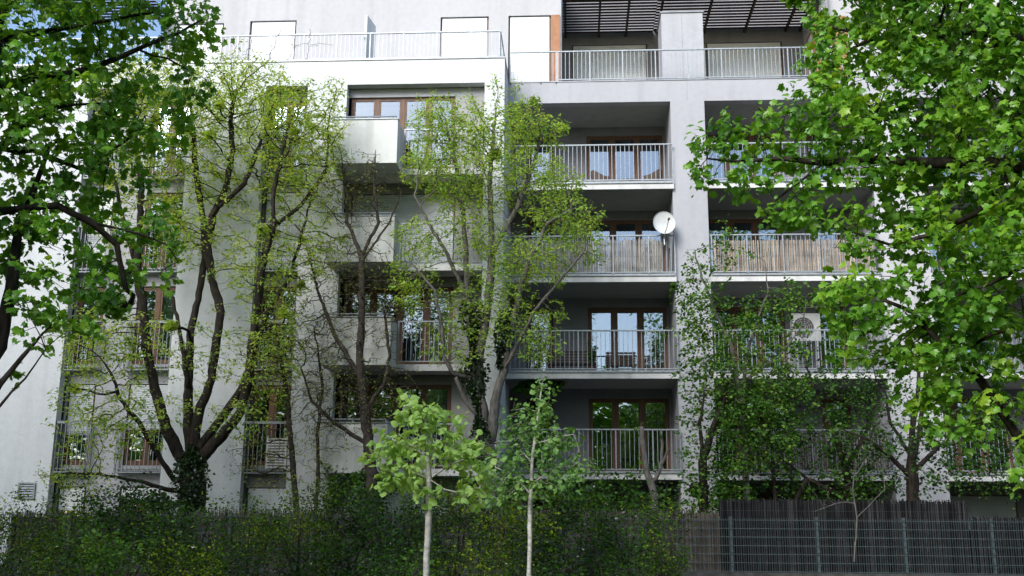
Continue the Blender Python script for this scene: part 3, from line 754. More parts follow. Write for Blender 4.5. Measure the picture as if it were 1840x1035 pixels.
def tree(name, label, cat, base, limbs, blobs, bark, leafm, lsize, kind='small', per=3, step=.2, kill=.28, spread=.12, tip=.004, rmax=.02, seed=1, grav=0.04, rough=.14, iters=70, group=None, droop=.35, tilt=.6, wob=.03, leafmix=None, extra=None, infl=2.5, leafprob=1.0, crown=True, dens=1.0, off=1, whorl=0, tier=0):
    """limbs: list of ([(px,py,Y)...] measured joints or [(x,y,z)] arrays, [radii])"""
    T = Tree(seed); T.wob = wob
    t = empty(name, label, cat, tuple(float(q) for q in base), group)
    for pts, rr in limbs:
        T.limb([at(*p) if not isinstance(p, np.ndarray) else p for p in pts], rr, step=max(step, .12), wob=wob)
    A = blob_points([(*q[:6], int(q[6] * dens)) for q in blobs], T.rng)
    if tier:
        zz = A[:, 2] + .12 * A[:, 0] + .1 * np.sin(A[:, 0] * 2 + A[:, 1]); q = np.round(zz / tier) * tier
        A[:, 2] += (q - zz) * .8
    if extra is not None: A = np.vstack([A, extra])
    T.grow(A, step, infl, kill, iters, grav, rough); T.finish(tip)
    T.wood(M[bark], t, 'trunk')
    if crown:
        dep = np.zeros(len(T.P), int)
        for i in range(T.n0, len(T.P)): dep[i] = dep[T.par[i]] + 1
        sel = np.array([i for i in range(T.n0, len(T.P)) if T.rad[i] < rmax and dep[i] >= off])
        if len(sel):
            sel = sel[T.rng.random(len(sel)) < leafprob]
            d = T.P[sel] - T.P[T.par[sel]]; d /= np.linalg.norm(d, axis=1, keepdims=True) + 1e-9
            if whorl:
                k = T.rng.random(len(sel)) < whorl; sel, d = sel[k], d[k]
            pos = np.repeat(T.P[sel], per, 0) + T.rng.normal(0, spread, (len(sel) * per, 3)); dd = np.repeat(d, per, 0)
            if leafmix:
                a = T.rng.random(len(pos)) < leafmix[1]
                leaves('crown', pos[~a], dd[~a], lsize, kind, M[leafm], t, tilt, droop, seed)
                if a.any(): leaves('crown', pos[a], dd[a], lsize * .9, kind, M[leafmix[0]], t, tilt, droop, seed + 1)
            else: leaves('crown', pos, dd, lsize, kind, M[leafm], t, tilt, droop, seed)
    adopt(t); return t
def gz(y): q = min(1, max(0, (y - 11) / 11)); return .62 * q * q * (3 - 2 * q)
V3 = lambda x, y, z: np.array([x, y, z], float)
def px(*a): return [tuple(q) for q in a]

# ---- the thick many stemmed tree on the left
Y = 26.3
def L(pts, Y=Y, dy=0): return [(x, y, Y + dy * i / max(1, len(pts) - 1)) for i, (x, y) in enumerate(pts)]
b1 = at(345, 975, Y)
tree('spring_tree', 'many stemmed dark tree with an ivy clad trunk and sparse yellow green leaves', 'tree', (b1[0], b1[1], .6),
  [(L([(345,985),(344,930),(346,870),(347,835)]), [.37,.34,.30,.26]),
   (L([(347,835),(350,780),(362,730),(380,680),(388,620),(397,560),(380,500),(372,440),(385,380),(405,340),(418,270),(414,200)], dy=.5), [.16,.14,.12,.105,.095,.085,.07,.058,.045,.034,.025,.012]),
   (L([(355,830),(400,782),(432,742),(447,680),(452,620),(462,560),(470,480),(490,410),(492,340),(510,260)], dy=-.8), [.17,.14,.12,.10,.10,.09,.08,.06,.04,.02]),
   (L([(352,815),(400,747),(430,707),(455,640),(480,560),(520,500),(540,430),(560,350)], dy=.9), [.12,.11,.10,.08,.07,.05,.04,.02]),
   (L([(342,820),(338,760),(338,700),(343,592),(358,530),(368,460),(366,400),(352,310),(345,220),(340,160)], dy=1.0), [.14,.12,.11,.09,.08,.07,.05,.03,.02]),
   (L([(335,840),(297,765),(277,690),(263,622),(257,545),(247,488),(252,400),(254,330),(245,260),(240,180)], dy=-.4), [.165,.145,.12,.105,.09,.075,.06,.045,.028,.012]),
   (L([(247,488),(232,425),(215,370),(205,310)], dy=-.5), [.08,.07,.05,.03]),
   (L([(300,502),(320,578),(330,640),(338,700)][::-1], dy=.6), [.06,.06,.05,.04]),
   (L([(318,870),(285,820),(250,760),(215,715),(200,670)], dy=-1), [.08,.06,.045,.03,.02]),
   (L([(322,885),(250,865),(180,852),(110,850)], dy=-1.3), [.07,.045,.03,.012]),
   (L([(385,380),(440,330),(470,250)], dy=.8), [.05,.04,.02]), (L([(490,410),(540,370),(585,310)], dy=.3), [.05,.035,.015])],
  [(300,185,Y,105,75,2.0,300),(420,190,Y+.5,90,75,2,300),(530,220,Y,75,65,1.8,220),(240,280,Y,80,100,1.8,200),(390,300,Y+.5,120,70,2,170),(540,320,Y,70,70,1.6,130),
   (590,250,Y,35,70,1,70),(320,410,Y,130,60,1.5,110),(480,480,Y-.3,80,90,1.5,110),(210,740,Y-1,110,80,1,120),(130,855,Y-1.2,75,22,.5,60),(180,640,Y-.6,80,50,.8,50),
   (490,620,Y-.5,60,90,1.2,90),(260,620,Y-.4,100,60,1,60),(400,640,Y,90,80,1,45),(455,130,Y,70,25,1,50),(180,600,Y-.5,70,70,.8,40),(560,430,Y,60,80,1,70),(600,170,Y,25,35,.5,30),(430,750,Y-.6,60,40,.6,30)],
  'bark', 'l_yel', .11, 'lance', dens=3.4, off=3, per=7, step=.15, kill=.165, spread=.06, tip=.0052, rmax=.016, seed=3, leafmix=('l_fresh', .45), droop=.3, wob=.07)
# ---- grey double stemmed tree in front of the corner of the white wing
Y = 26.2; b2 = at(882, 985, Y)
tree('spring_tree', 'grey forked tree with fresh green leaves before the corner of the white wing', 'tree', (b2[0], b2[1], .6),
  [([(882,985,Y),(883,900,Y),(878,825,Y)], [.22,.20,.18]),
   (L([(878,825),(868,760),(864,700),(861,655),(866,612),(875,557),(880,512),(884,453),(882,380),(880,320),(886,250),(892,180)], Y, .5), [.125,.115,.10,.09,.085,.075,.065,.055,.04,.025,.015]),
   (L([(880,800),(887,766),(889,721),(905,666),(913,621),(930,540),(950,470),(985,400),(1020,380)], Y, -.6), [.14,.13,.12,.10,.08,.06,.05,.03,.02]),
   (L([(866,725),(850,660),(848,603),(839,535),(837,457),(832,380),(818,290),(800,215)], Y, .9), [.10,.10,.09,.08,.07,.05,.04,.02]),
   (L([(839,535),(800,450),(770,400),(745,350)], Y+.3, -.5), [.06,.05,.035,.02]), (L([(884,453),(930,370),(960,290),(975,240)], Y, .6), [.06,.045,.03,.02]),
   (L([(820,680),(797,640),(795,590),(780,520),(745,480)], Y-.3, -.4), [.05,.045,.04,.03,.02]), (L([(868,760),(835,720),(820,680)], Y, -.3), [.07,.055,.05]),
   (L([(905,666),(960,560),(1010,500),(1050,450)], Y-.3, -.7), [.05,.04,.03,.015])],
  [(790,225,Y,50,45,1.2,150),(760,290,Y,40,50,1,90),(860,245,Y,55,60,1.3,170),(935,225,Y,45,50,1.1,130),(985,240,Y,32,25,.7,60),(820,320,Y,85,50,1.4,130),(930,320,Y,70,60,1.2,110),(995,330,Y-.3,45,40,.9,70),
   (1010,395,Y-.5,60,40,.9,130),(960,470,Y-.5,85,45,1,110),(1045,440,Y-.6,40,35,.6,60),(770,430,Y-.2,60,50,.9,60),(870,440,Y,70,70,1,60),(740,510,Y-.4,45,50,.7,60),(900,520,Y-.3,60,60,.8,90),(820,620,Y-.4,60,50,.7,60),(960,620,Y-.6,50,40,.6,40),(890,160,Y,12,30,.3,22),(940,570,Y-.6,80,50,.7,60),(800,560,Y-.4,60,50,.6,40),(850,380,Y,60,60,1,50)],
  'barkg', 'l_fresh', .11, 'lance', off=3, dens=3.6, per=7, step=.14, kill=.155, spread=.06, tip=.005, rmax=.015, seed=5, leafmix=('l_yel', .35), wob=.06)
# ivy on that tree
def ivy(label, pts, rad, n, size=.075, seed=1, m='l_dark', base=None):
    r = np.random.default_rng(seed); P = [at(*p) for p in pts]; out = []
    seg = r.integers(0, len(P) - 1, n); u = r.random(n)[:, None]; P = np.array(P); p = P[seg] * (1 - u) + P[seg + 1] * u
    d = r.normal(0, 1, (n, 3)); d /= np.linalg.norm(d, axis=1, keepdims=True); lump = .6 + .5 * np.sin(p[:, 2:3] * 4 + p[:, :1] * 3)
    pos = p + d * rad * (.55 + .45 * r.random((n, 1))) * lump
    t = empty('ivy', label, 'ivy', tuple(P[0])); 
    b = MB()
    for q in range(4):
        b.tube([(x[0] + .12*math.cos(q*1.6+x[2]*1.5), x[1] + .12*math.sin(q*1.6+x[2]*1.5), x[2]) for x in P], .012, 4)
    b.build('stem', M['barkb'], t)
    d[:, 2] -= .3
    leaves('foliage', pos, d, size, 'heart', M[m], t, .9, .5, seed); adopt(t)
ivy('dark ivy climbing between the two stems of the grey forked tree', [(868,860,26.1),(862,760,26.1),(853,680,26.2),(850,600,26.4),(848,540,26.6)], .36, 3400, .08, 2)
ivy('dark ivy bulge on the right stem of the grey forked tree', [(897,660,25.9),(905,600,25.9),(908,560,25.9)], .26, 900, .08, 3)
ivy('thick ivy wrapped round the trunk of the many stemmed tree', [(345,960,26.0),(345,905,26.0),(342,850,26.0),(345,800,26.1)], .50, 2400, .08, 4)
ivy('ivy bush spreading at the foot of the many stemmed tree', [(250,915,25.8),(285,905,25.8),(330,905,25.8)], .55, 1500, .085, 6)

# ---- thin bare brownish trees in front of the narrow wall
Y = 26.6; b3 = at(672, 985, Y)
tree('thin_tree', 'slender tree with brown forking branches and tiny buds before the concrete parapets', 'tree', (b3[0], b3[1], .6),
  [(L([(672,985),(668,850),(655,740),(646,650),(650,560),(650,462)], Y), [.075,.065,.055,.045,.036,.028]),
   (L([(650,462),(625,400),(622,340),(612,270)], Y, .3), [.04,.03,.02,.012]), (L([(650,462),(680,400),(672,330),(675,270)], Y, .2), [.04,.03,.02,.012]), (L([(650,470),(700,400),(722,345)], Y, -.4), [.035,.025,.012]),
   (L([(662,800),(600,760),(560,720),(540,660)], Y, -.5), [.05,.035,.025,.015]), (L([(655,740),(690,690),(700,640),(690,560)], Y, .3), [.05,.035,.02,.012]), (L([(648,680),(600,600),(570,520),(550,440)], Y, .3), [.045,.035,.025,.012])],
  [(640,340,Y,75,80,1.1,110),(620,480,Y,80,70,1.1,90),(600,600,Y,90,80,1,110),(590,730,Y-.3,80,70,.9,110),(695,540,Y,45,80,.8,70),(690,700,Y-.2,60,60,.7,60)],
  'barkb', 'l_bud', .075, 'lance', dens=5, per=3, step=.14, kill=.16, spread=.06, tip=.006, rmax=.012, seed=8, leafprob=.75, rough=.4, wob=.07)
Y = 26.9; b3 = at(538, 985, Y)
tree('thin_tree', 'slender several stemmed tree with few small leaves against the white wall', 'tree', (b3[0], b3[1], .6),
  [(L([(538,985),(530,880),(522,780),(515,700),(500,620),(490,560)], Y), [.06,.05,.045,.035,.028,.015]), (L([(560,985),(572,860),(570,780),(580,700),(570,620)], Y, .3), [.05,.045,.035,.025,.015])],
  [(490,640,Y,60,90,.8,100),(560,650,Y,50,90,.8,80),(540,820,Y,90,60,.8,80),(460,820,Y,60,60,.6,40)],
  'barkb', 'l_yel', .08, 'lance', dens=4, per=4, step=.15, kill=.18, spread=.06, tip=.006, rmax=.012, seed=9, leafmix=('l_bud', .5), rough=.35, wob=.06)

# ---- climber covered thin trees in front of the grey pillar
Y = 26.6; b4 = at(1262, 985, Y)
tree('green_tree', 'leafy thin tree with pale stems standing before the middle pillar', 'tree', (b4[0], b4[1], .6),
  [(L([(1345,985),(1342,880),(1336,780),(1327,690),(1313,618),(1290,572),(1262,500),(1247,450)], Y), [.09,.08,.07,.06,.05,.04,.03,.02]),
   (L([(1334,740),(1340,640),(1362,570),(1380,530),(1374,470)], Y, .4), [.05,.04,.03,.02,.012]), (L([(1327,690),(1400,640),(1440,590),(1450,540)], Y, -.3), [.04,.03,.02,.01])],
  [(1250,480,Y,24,45,.5,70),(1262,570,Y,50,60,.8,170),(1300,660,Y,70,60,.9,200),(1350,600,Y,50,60,.8,90),(1240,560,Y,30,50,.5,50),(1400,620,Y,60,60,.8,80),(1420,540,Y,90,40,.7,60),(1380,700,Y,80,50,.9,160),(1305,440,Y,20,60,.3,30),(1260,660,Y,40,40,.5,70)],
  'barkg', 'l_mid', .078, 'heart', dens=2.8, per=8, step=.16, kill=.19, spread=.055, off=2, tip=.0035, rmax=.012, seed=12, leafmix=('l_fresh', .22), wob=.06)
b4 = at(1268, 985, 26.3)
tree('green_tree', 'dark stemmed tree wrapped in creeper along the foot of the middle pillar', 'tree', (b4[0], b4[1], .6),
  [(L([(1268,985),(1264,900),(1262,830),(1280,770),(1300,720),(1310,680)], 26.3), [.12,.11,.10,.08,.05,.03]), (L([(1262,830),(1258,760),(1266,700)], 26.3, -.3), [.06,.04,.02])],
  [(1262,740,26.3,35,50,.5,110),(1310,740,26.3,60,50,.8,150),(1260,840,26.2,40,60,.5,140),(1290,890,26,50,40,.5,110),(1370,790,26.4,70,50,.9,150),(1300,810,26.3,60,50,.7,120)],
  'bark', 'l_mid', .078, 'heart', dens=2.4, per=8, step=.16, kill=.19, spread=.055, off=2, tip=.0035, rmax=.015, seed=13, leafmix=('l_fresh', .12), wob=.05)
b4 = at(1530, 985, 27.2)
tree('green_tree', 'wide dark bush tree hiding the lower loggias right of the pillar', 'tree', (b4[0], b4[1], .6),
  [(L([(1530,985),(1528,900),(1520,840),(1500,780),(1470,720),(1450,660)], 27.2), [.11,.10,.09,.06,.04,.02]), (L([(1520,840),(1560,770),(1580,700)], 27.2, .5), [.06,.04,.02]), (L([(1528,900),(1450,860),(1400,820)], 27.2, -.5), [.06,.04,.02]), (L([(1395,985),(1392,880),(1385,790),(1375,720)], 27.0), [.06,.05,.04,.02]),],
  [(1470,700,27.3,110,60,.8,280),(1420,780,27,100,60,.9,280),(1520,800,27,80,60,.9,220),(1560,700,27.2,50,60,.6,90),(1480,870,27,110,40,.9,230),(1560,620,27.2,60,60,.6,50),(1340,860,27,70,30,.6,100)],
  'bark', 'l_mid', .075, 'heart', dens=1.9, per=6, step=.17, kill=.2, spread=.055, off=2, tip=.0035, rmax=.013, seed=14, leafmix=('l_dark', .35), wob=.06)
# ---- tree behind the mesh fence on the right
Y = 26.4; b5 = at(1640, 985, Y)
tree('fence_tree', 'dark leaved tree with twin upright stems just behind the mesh fence', 'tree', (b5[0], b5[1], .6),
  [(L([(1640,985),(1641,930),(1640,870),(1637,820),(1640,760),(1650,690),(1652,630)], Y), [.20,.17,.14,.09,.07,.05,.03]), (L([(1641,830),(1655,760),(1661,690),(1664,640)], Y, .2), [.07,.06,.045,.03]),
   (L([(1640,860),(1600,820),(1560,790),(1510,770)], Y, -.5), [.08,.05,.03,.015]), (L([(1640,850),(1690,800),(1740,790),(1800,800)], Y, -.4), [.07,.05,.035,.015]), (L([(1637,820),(1600,760),(1590,700)], Y, .4), [.06,.04,.02])],
  [(1570,800,Y,80,35,.9,150),(1590,720,Y,60,50,.8,90),(1710,780,Y,90,40,.9,200),(1740,840,Y-.2,90,45,.9,200),(1650,860,Y,60,30,.7,70),(1680,660,Y,60,50,.8,60),(1560,870,Y,60,40,.6,80),(1650,790,Y-.6,70,30,.5,70),(1790,760,Y,60,50,.8,80)],
  'bark', 'l_mid', .078, 'heart', dens=2.5, per=5, step=.16, kill=.19, spread=.055, off=2, tip=.0035, rmax=.012, seed=16, leafmix=('l_dark', .4), wob=.05)
# lopped stump tree
b6 = at(1180, 985, 26.0)
tree('lopped_tree', 'lopped young tree with two bare forked stubs before the dark lowest loggia', 'tree', (b6[0], b6[1], .6),
  [(L([(1180,985),(1177,920),(1173,877),(1163,850),(1156,807),(1152,768)], 26.0), [.10,.09,.085,.075,.065,.055]), (L([(1175,870),(1188,837),(1202,805)], 26.0, -.2), [.05,.04,.03]), (L([(1188,837),(1190,800),(1187,772)], 26.0, .1), [.04,.035,.03]), (L([(1178,895),(1195,885),(1200,870)], 26.0, -.2), [.015,.012,.008])],
  [(1152,772,26,10,14,.12,14),(1158,820,26,10,20,.12,8),(1187,775,26,6,8,.1,5),(1180,885,26,18,25,.2,16)],
  'barkg', 'l_mid', .09, 'heart', per=4, step=.08, kill=.1, spread=.05, tip=.003, rmax=.02, seed=17, wob=.03)
# pale bare shrub twigs
b7 = at(1540, 985, 24.6)
tree('bare_shrub', 'pale leafless shrub twigs sticking out over the mesh fence', 'shrub', (b7[0], b7[1], .62),
  [(L([(1535,1010),(1540,930),(1532,880),(1537,830)], 24.6), [.014,.012,.009,.006]), (L([(1532,900),(1500,905),(1460,920)], 24.6,-.2), [.012,.01,.006]), (L([(1534,860),(1560,820),(1585,850)], 24.6,.1), [.012,.01,.006]), (L([(1540,930),(1590,880),(1585,820)], 24.6, -.1), [.012,.01,.006])],
  [(1520,880,24.6,70,40,.3,45),(1575,850,24.6,30,40,.3,20)], 'barkg', 'l_bud', .05, 'lance', per=1, step=.13, kill=.16, tip=.003, rmax=.006, seed=18, leafprob=.3, rough=.4)

# ---- saplings on the pavement side
Y = 9.0
s1 = at(768, 1035, Y)
tree('lime_sapling', 'young sapling with big pale green leaves and a smooth light trunk', 'tree', (s1[0], Y, 0),
  [([V3(s1[0] - .01, Y, -.02), at(766,1000,Y), at(770,930,Y), at(771,860,Y), at(768,790,Y), at(762,735,Y)], [.031,.028,.026,.023,.015,.006]),
   (L([(771,860),(735,845),(700,835)], Y, -.12), [.010,.007,.004]), (L([(771,855),(810,835),(850,820)], Y, .1), [.010,.007,.004]), (L([(770,830),(740,800),(705,790)], Y, -.15), [.009,.006,.004]), (L([(769,815),(800,780),(830,750)], Y, .12), [.009,.006,.004]), (L([(772,875),(800,880),(845,890)], Y, -.12), [.008,.006,.003])],
  [(740,740,Y,22,28,.12,40),(770,760,Y,35,32,.2,70),(820,752,Y,28,15,.15,40),(705,815,Y,38,30,.22,80),(740,840,Y,45,30,.25,70),(770,800,Y,60,30,.28,90),(825,815,Y,50,30,.24,90),(855,850,Y,30,30,.15,45),(840,885,Y,38,18,.15,45),(690,860,Y,18,14,.1,20),(860,800,Y,20,12,.1,20),(768,882,Y-.1,25,12,.15,14)],
  'barkp', 'l_lime', .062, 'heart', dens=1.4, whorl=.6, tier=.13, per=5, step=.05, kill=.055, spread=.032, tip=.0016, rmax=.006, seed=21, droop=.9, wob=.02, infl=.6, tilt=.55, rough=.3, leafprob=.8)
Y = 14.0; s2 = at(951, 1035, Y)
tree('lime_sapling', 'taller conical sapling with small grey green leaves before the first loggia', 'tree', (s2[0], Y, gz(Y)),
  [([V3(s2[0], Y, gz(Y) - .05), at(951,1035,Y), at(952,930,Y), at(955,850,Y), at(962,780,Y), at(970,720,Y), at(976,680,Y)], [.034,.032,.028,.024,.018,.011,.005]),
   (L([(953,880),(915,850),(890,840)], Y, -.2), [.012,.008,.004]), (L([(954,870),(1000,840),(1050,835)], Y, .2), [.012,.008,.004]), (L([(957,830),(925,800),(900,780)], Y, .2), [.010,.007,.004]), (L([(960,800),(1000,785),(1030,780)], Y, -.2), [.010,.007,.004])],
  [(975,700,Y,20,35,.2,60),(965,740,Y,35,35,.28,90),(925,775,Y,32,28,.3,80),(1000,785,Y,38,28,.3,90),(960,800,Y,50,40,.4,130),(905,830,Y,38,30,.3,90),(940,870,Y,65,35,.4,140),(1020,835,Y,45,25,.3,90),(1000,870,Y,40,25,.3,60),(910,890,Y,35,30,.25,60),(925,735,Y,12,14,.1,14),(1055,830,Y,18,10,.1,14)],
  'barkp', 'l_sap', .066, 'heart', dens=1.2, per=4, step=.075, kill=.085, spread=.045, tip=.002, rmax=.008, seed=22, droop=.6, wob=.02, infl=.8, leafprob=.8)

# ---- big maples leaning in from both sides
Y = 10.0
b8 = V3(-6.3, 9.3, 0)
def shade_crown(t, foot, box, n, seed, m):
    """unseen upper crown, added above the view to shade the lower facade"""
    x0, x1, y0, y1, z0, z1 = box; T = Tree(seed); T.limb([foot, V3(foot[0] * .8 + (x0 + x1) * .1, foot[1] + .3, z0 + 1.5), V3((x0 + x1) / 2, (y0 + y1) / 2, z0 + (z1 - z0) * .6)], [.14, .11, .07], .4)
    A = T.rng.uniform(0, 1, (n, 3)) * [x1 - x0, y1 - y0, z1 - z0] + [x0, y0, z0]
    c = np.array([(x0 + x1) / 2, (y0 + y1) / 2, z0 + (z1 - z0) * .45]); h = np.array([x1 - x0, y1 - y0, z1 - z0]) / 2
    q = np.abs((A - c) / h) ** 2.6; A = A[(q.sum(1) < 1.25) & (np.sin(A[:, 0] * 1.7) + np.sin(A[:, 2] * 1.9 + A[:, 1]) > -1.25)]
    T.grow(A, .42, 6, .48, 60, 0, .2); T.finish(.006); T.wood(M['bark'], t, 'shade_bough')
    sel = np.array([i for i in range(T.n0, len(T.P)) if T.rad[i] < .03]); d = T.P[sel] - T.P[T.par[sel]]; d /= np.linalg.norm(d, axis=1, keepdims=True) + 1e-9
    pos = np.repeat(T.P[sel], 11, 0) + T.rng.normal(0, .26, (len(sel) * 11, 3))
    leaves('crown', pos, np.repeat(d, 11, 0), .25, 'lance', M[m], t, .7, .4, seed)  # oversized leaves of the added shading canopy
ml = tree('maple_tree', 'big dark maple reaching in from the left with lobed leaves', 'tree', (b8[0], b8[1], 0),
  [([b8 - V3(0,0,.1), V3(-6.2, 9.3, 1.6), V3(-6.0, 9.4, 3.2), V3(-5.95, 9.6, 4.8), V3(-6.0, 9.6, 7.0), V3(-6.2, 9.5, 9.5)], [.26,.22,.20,.18,.15,.08]),
   ([at(-45,690,9.8), (0,622,10), (20,520,10), (32,420,10.1), (60,340,10.2), (90,260,10.3)], [.09,.07,.06,.045,.03,.02]),
   ([at(-90,420,9.7), (0,380,10), (60,372,10), (105,370,10.1), (165,400,10.2), (210,440,10.4), (225,520,10.5)], [.06,.045,.038,.032,.025,.015,.006]),
   ([at(-90,200,9.7), (0,155,10), (60,138,10.1), (130,132,10.2), (200,110,10.4), (270,78,10.6), (320,60,10.8), (375,28,11)], [.07,.055,.05,.042,.035,.026,.018,.008]),
   ([(250,95,10.5), (300,105,10.6), (345,130,10.8), (375,145,10.9)], [.014,.011,.008,.004]),
   ([at(-90,330,9.6), (0,265,9.8), (60,215,9.9), (110,190,10), (180,185,10.2)], [.05,.04,.03,.02,.01]),
   ([(0,275,10.2), (60,270,10.2), (160,310,10.3), (200,270,10.5), (230,250,10.6)], [.03,.028,.022,.015,.006]),
   ([at(-40,60,10), (20,0,10), (60,-60,10.2)], [.05,.04,.02]),
   ([at(-80,90,9.6), (60,60,10), (150,45,10.3), (230,30,10.5), (290,20,10.7)], [.05,.03,.025,.015,.006]),
   ([at(-70,820,9.7), (0,690,9.9), (40,640,10), (75,600,10.1)], [.04,.03,.022,.012]),
   ([at(-60,800,9.4), (0,728,9.6), (45,680,9.7), (82,628,9.7)], [.02,.014,.010,.004]),
   ([(165,400,10.2), (250,420,10.4), (300,440,10.5), (320,470,10.5)], [.015,.012,.009,.004])],
  [(60,60,10,110,75,1.3,420),(180,60,10.2,90,65,1.2,330),(290,40,10.6,70,42,.9,200),(355,45,10.9,38,42,.5,90),(345,128,10.8,38,16,.35,55),(60,190,10,100,75,1.3,380),(170,185,10.3,80,60,1.1,270),(255,180,10.5,50,40,.8,110),(70,300,10.2,110,60,1.3,340),(180,290,10.4,60,45,1,130),(290,265,10.7,45,18,.4,45),(225,240,10.6,45,35,.6,70),
   (120,440,10.3,85,45,.9,210),(60,390,10.1,70,40,.8,120),(200,480,10.4,60,45,.7,130),(270,430,10.5,60,38,.6,170),(285,480,10.5,35,22,.4,60),(110,530,10.2,70,40,.7,130),(60,570,10,55,40,.6,90),(200,545,10.4,50,25,.4,60),(90,605,10.1,45,30,.4,40),(25,650,10,35,25,.3,26),(165,590,10.2,25,18,.3,20),
   (-120,100,9.6,130,200,1.6,330),(-80,380,9.6,80,120,1.3,150),(100,-80,10,260,80,1.8,420)],
  'bark', 'l_mapled', .08, 'maple', dens=.74, whorl=.5, tier=.38, per=12, step=.125, kill=.14, spread=.062, tip=.0036, rmax=.013, seed=31, droop=.9, tilt=.72, infl=1.4, iters=80, leafmix=('l_maple', .28), wob=.02, leafprob=.85)
shade_crown(ml, V3(-6.2, 9.5, 9.4), (-16, .2, 6.8, 13.5, 8.8, 18.5), 3400, 41, 'l_mapled'); adopt(ml)
b9 = V3(6.5, 9.9, 0)
mr = tree('maple_tree', 'big bright green maple reaching in from the right with lobed leaves', 'tree', (b9[0], b9[1], 0),
  [([b9 - V3(0,0,.1), V3(6.4, 9.9, 1.6), V3(6.2, 9.9, 3.4), V3(6.0, 9.9, 5.2), V3(5.95, 9.9, 7.2), V3(6.2, 9.8, 9.5)], [.28,.24,.21,.18,.14,.08]),
   ([at(1950,320,9.9), (1840,300,10), (1770,293,10), (1700,292,10), (1560,288,10.1), (1480,293,10.2), (1400,284,10.3), (1330,290,10.4), (1270,285,10.5)], [.085,.07,.06,.055,.042,.032,.024,.016,.008]),
   ([at(1950,110,9.9), (1840,75,10), (1780,58,10), (1720,52,10), (1655,48,10.1), (1630,30,10.2), (1600,-5,10.3)], [.075,.06,.05,.045,.035,.025,.015]),
   ([(1720,52,10), (1670,75,10.1), (1620,62,10.2), (1570,70,10.3), (1510,95,10.4)], [.03,.024,.018,.012,.006]),
   ([(1840,75,10), (1790,82,10.3), (1730,85,10.4), (1700,100,10.5)], [.02,.016,.012,.006]),
   ([(1820,300,10), (1760,380,10), (1680,420,10.1), (1600,440,10.3), (1540,420,10.4)], [.04,.03,.024,.016,.008]),
   ([at(1960,720,9.8), (1840,800,10.4), (1800,740,10.3), (1760,680,10.2), (1690,620,10.2), (1640,560,10.2), (1590,540,10.3), (1540,560,10.4)], [.06,.05,.045,.036,.03,.022,.014,.007]),
   ([at(1950,440,9.7), (1840,478,9.6), (1780,510,9.6), (1710,535,9.7)], [.03,.020,.014,.007]),
   ([at(1960,560,10.2), (1850,580,10.3), (1780,600,10.3), (1720,640,10.4)], [.04,.03,.02,.01]),
   ([(1560,288,10.1), (1555,230,10.2), (1545,200,10.3)], [.012,.009,.005]), ([(1480,293,10.2), (1420,340,10.2), (1370,380,10.3)], [.012,.009,.004]), ([(1840,200,10), (1780,160,10.2), (1740,120,10.3)], [.03,.02,.01])],
  [(1530,60,10.3,70,50,.8,190),(1640,60,10.1,90,70,1.1,300),(1760,60,10,95,75,1.2,340),(1500,130,10.3,45,30,.5,80),(1470,175,10.3,45,14,.35,50),(1620,160,10.2,110,50,1.1,280),(1750,160,10.1,95,60,1.2,280),(1540,200,10.3,90,30,.7,150),
   (1420,225,10.4,70,26,.6,150),(1330,235,10.5,65,22,.5,130),(1480,260,10.3,90,32,.7,170),(1280,270,10.5,42,28,.4,90),(1265,300,10.5,30,25,.3,40),(1350,320,10.4,60,22,.4,70),(1450,320,10.3,60,20,.4,60),(1640,260,10.2,110,50,1,230),(1780,260,10,80,60,1.1,220),
   (1400,370,10.3,42,22,.35,60),(1480,390,10.3,45,30,.4,70),(1580,340,10.2,80,40,.7,140),(1700,350,10.1,100,50,1,250),(1800,390,10,70,60,1,200),(1530,430,10.3,40,25,.4,45),(1620,440,10.2,40,25,.5,50),(1740,460,9.9,90,50,.9,240),(1820,500,9.9,60,60,.9,150),
   (1520,520,10.3,50,28,.5,90),(1600,500,10.2,50,30,.5,80),(1560,590,10.3,65,40,.6,150),(1660,580,10.2,60,50,.7,130),(1740,570,10.1,80,50,.8,190),(1820,620,10.2,55,60,.8,120),(1620,650,10.3,65,28,.5,80),(1700,660,10.2,60,30,.5,80),(1780,700,10.2,70,35,.5,100),(1690,740,10.2,40,28,.35,34),(1735,790,10.2,28,12,.25,12),(1830,760,10.2,35,25,.3,26),(1835,860,10.1,14,10,.2,7),(1600,40,10.2,120,60,1,120),
   (1960,200,9.8,130,250,1.7,380),(1960,560,9.8,90,150,1.3,160),(1720,-80,10,260,80,1.8,420)],
  'bark', 'l_maple', .078, 'maple', dens=1.5, whorl=.56, tier=.36, per=13, step=.125, kill=.14, spread=.062, tip=.0036, rmax=.013, seed=33, droop=.9, tilt=.72, infl=1.4, iters=80, leafmix=('l_mapled', .3), wob=.02, leafprob=.85)

shade_crown(mr, V3(6.2, 9.8, 9.4), (3.6, 15, 7.0, 13.5, 9.2, 18), 2200, 42, 'l_maple'); adopt(mr)
b10 = V3(-19.5, 9.0, 0)  # unseen maple, added to shade the lower white wall
shade_maple = tree('maple_tree', 'maple added outside the left edge to shade the white wall', 'tree', (b10[0], b10[1], 0),
  [([b10 - V3(0,0,.1), V3(-19.4, 9, 2), V3(-19.6, 9.1, 5), V3(-19.5, 9.2, 9.4)], [.28,.23,.19,.13])], [(-1500, 300, 10, 300, 300, 2.0, 260)], 'bark', 'l_mapled', .16, 'maple', per=3, step=.25, kill=.3, spread=.15, tip=.005, rmax=.03, seed=43)
shade_crown(shade_maple, V3(-19.5, 9.2, 9.4), (-28, -15, 6.0, 13.5, 7.6, 18.5), 3000, 44, 'l_mapled'); adopt(shade_maple)
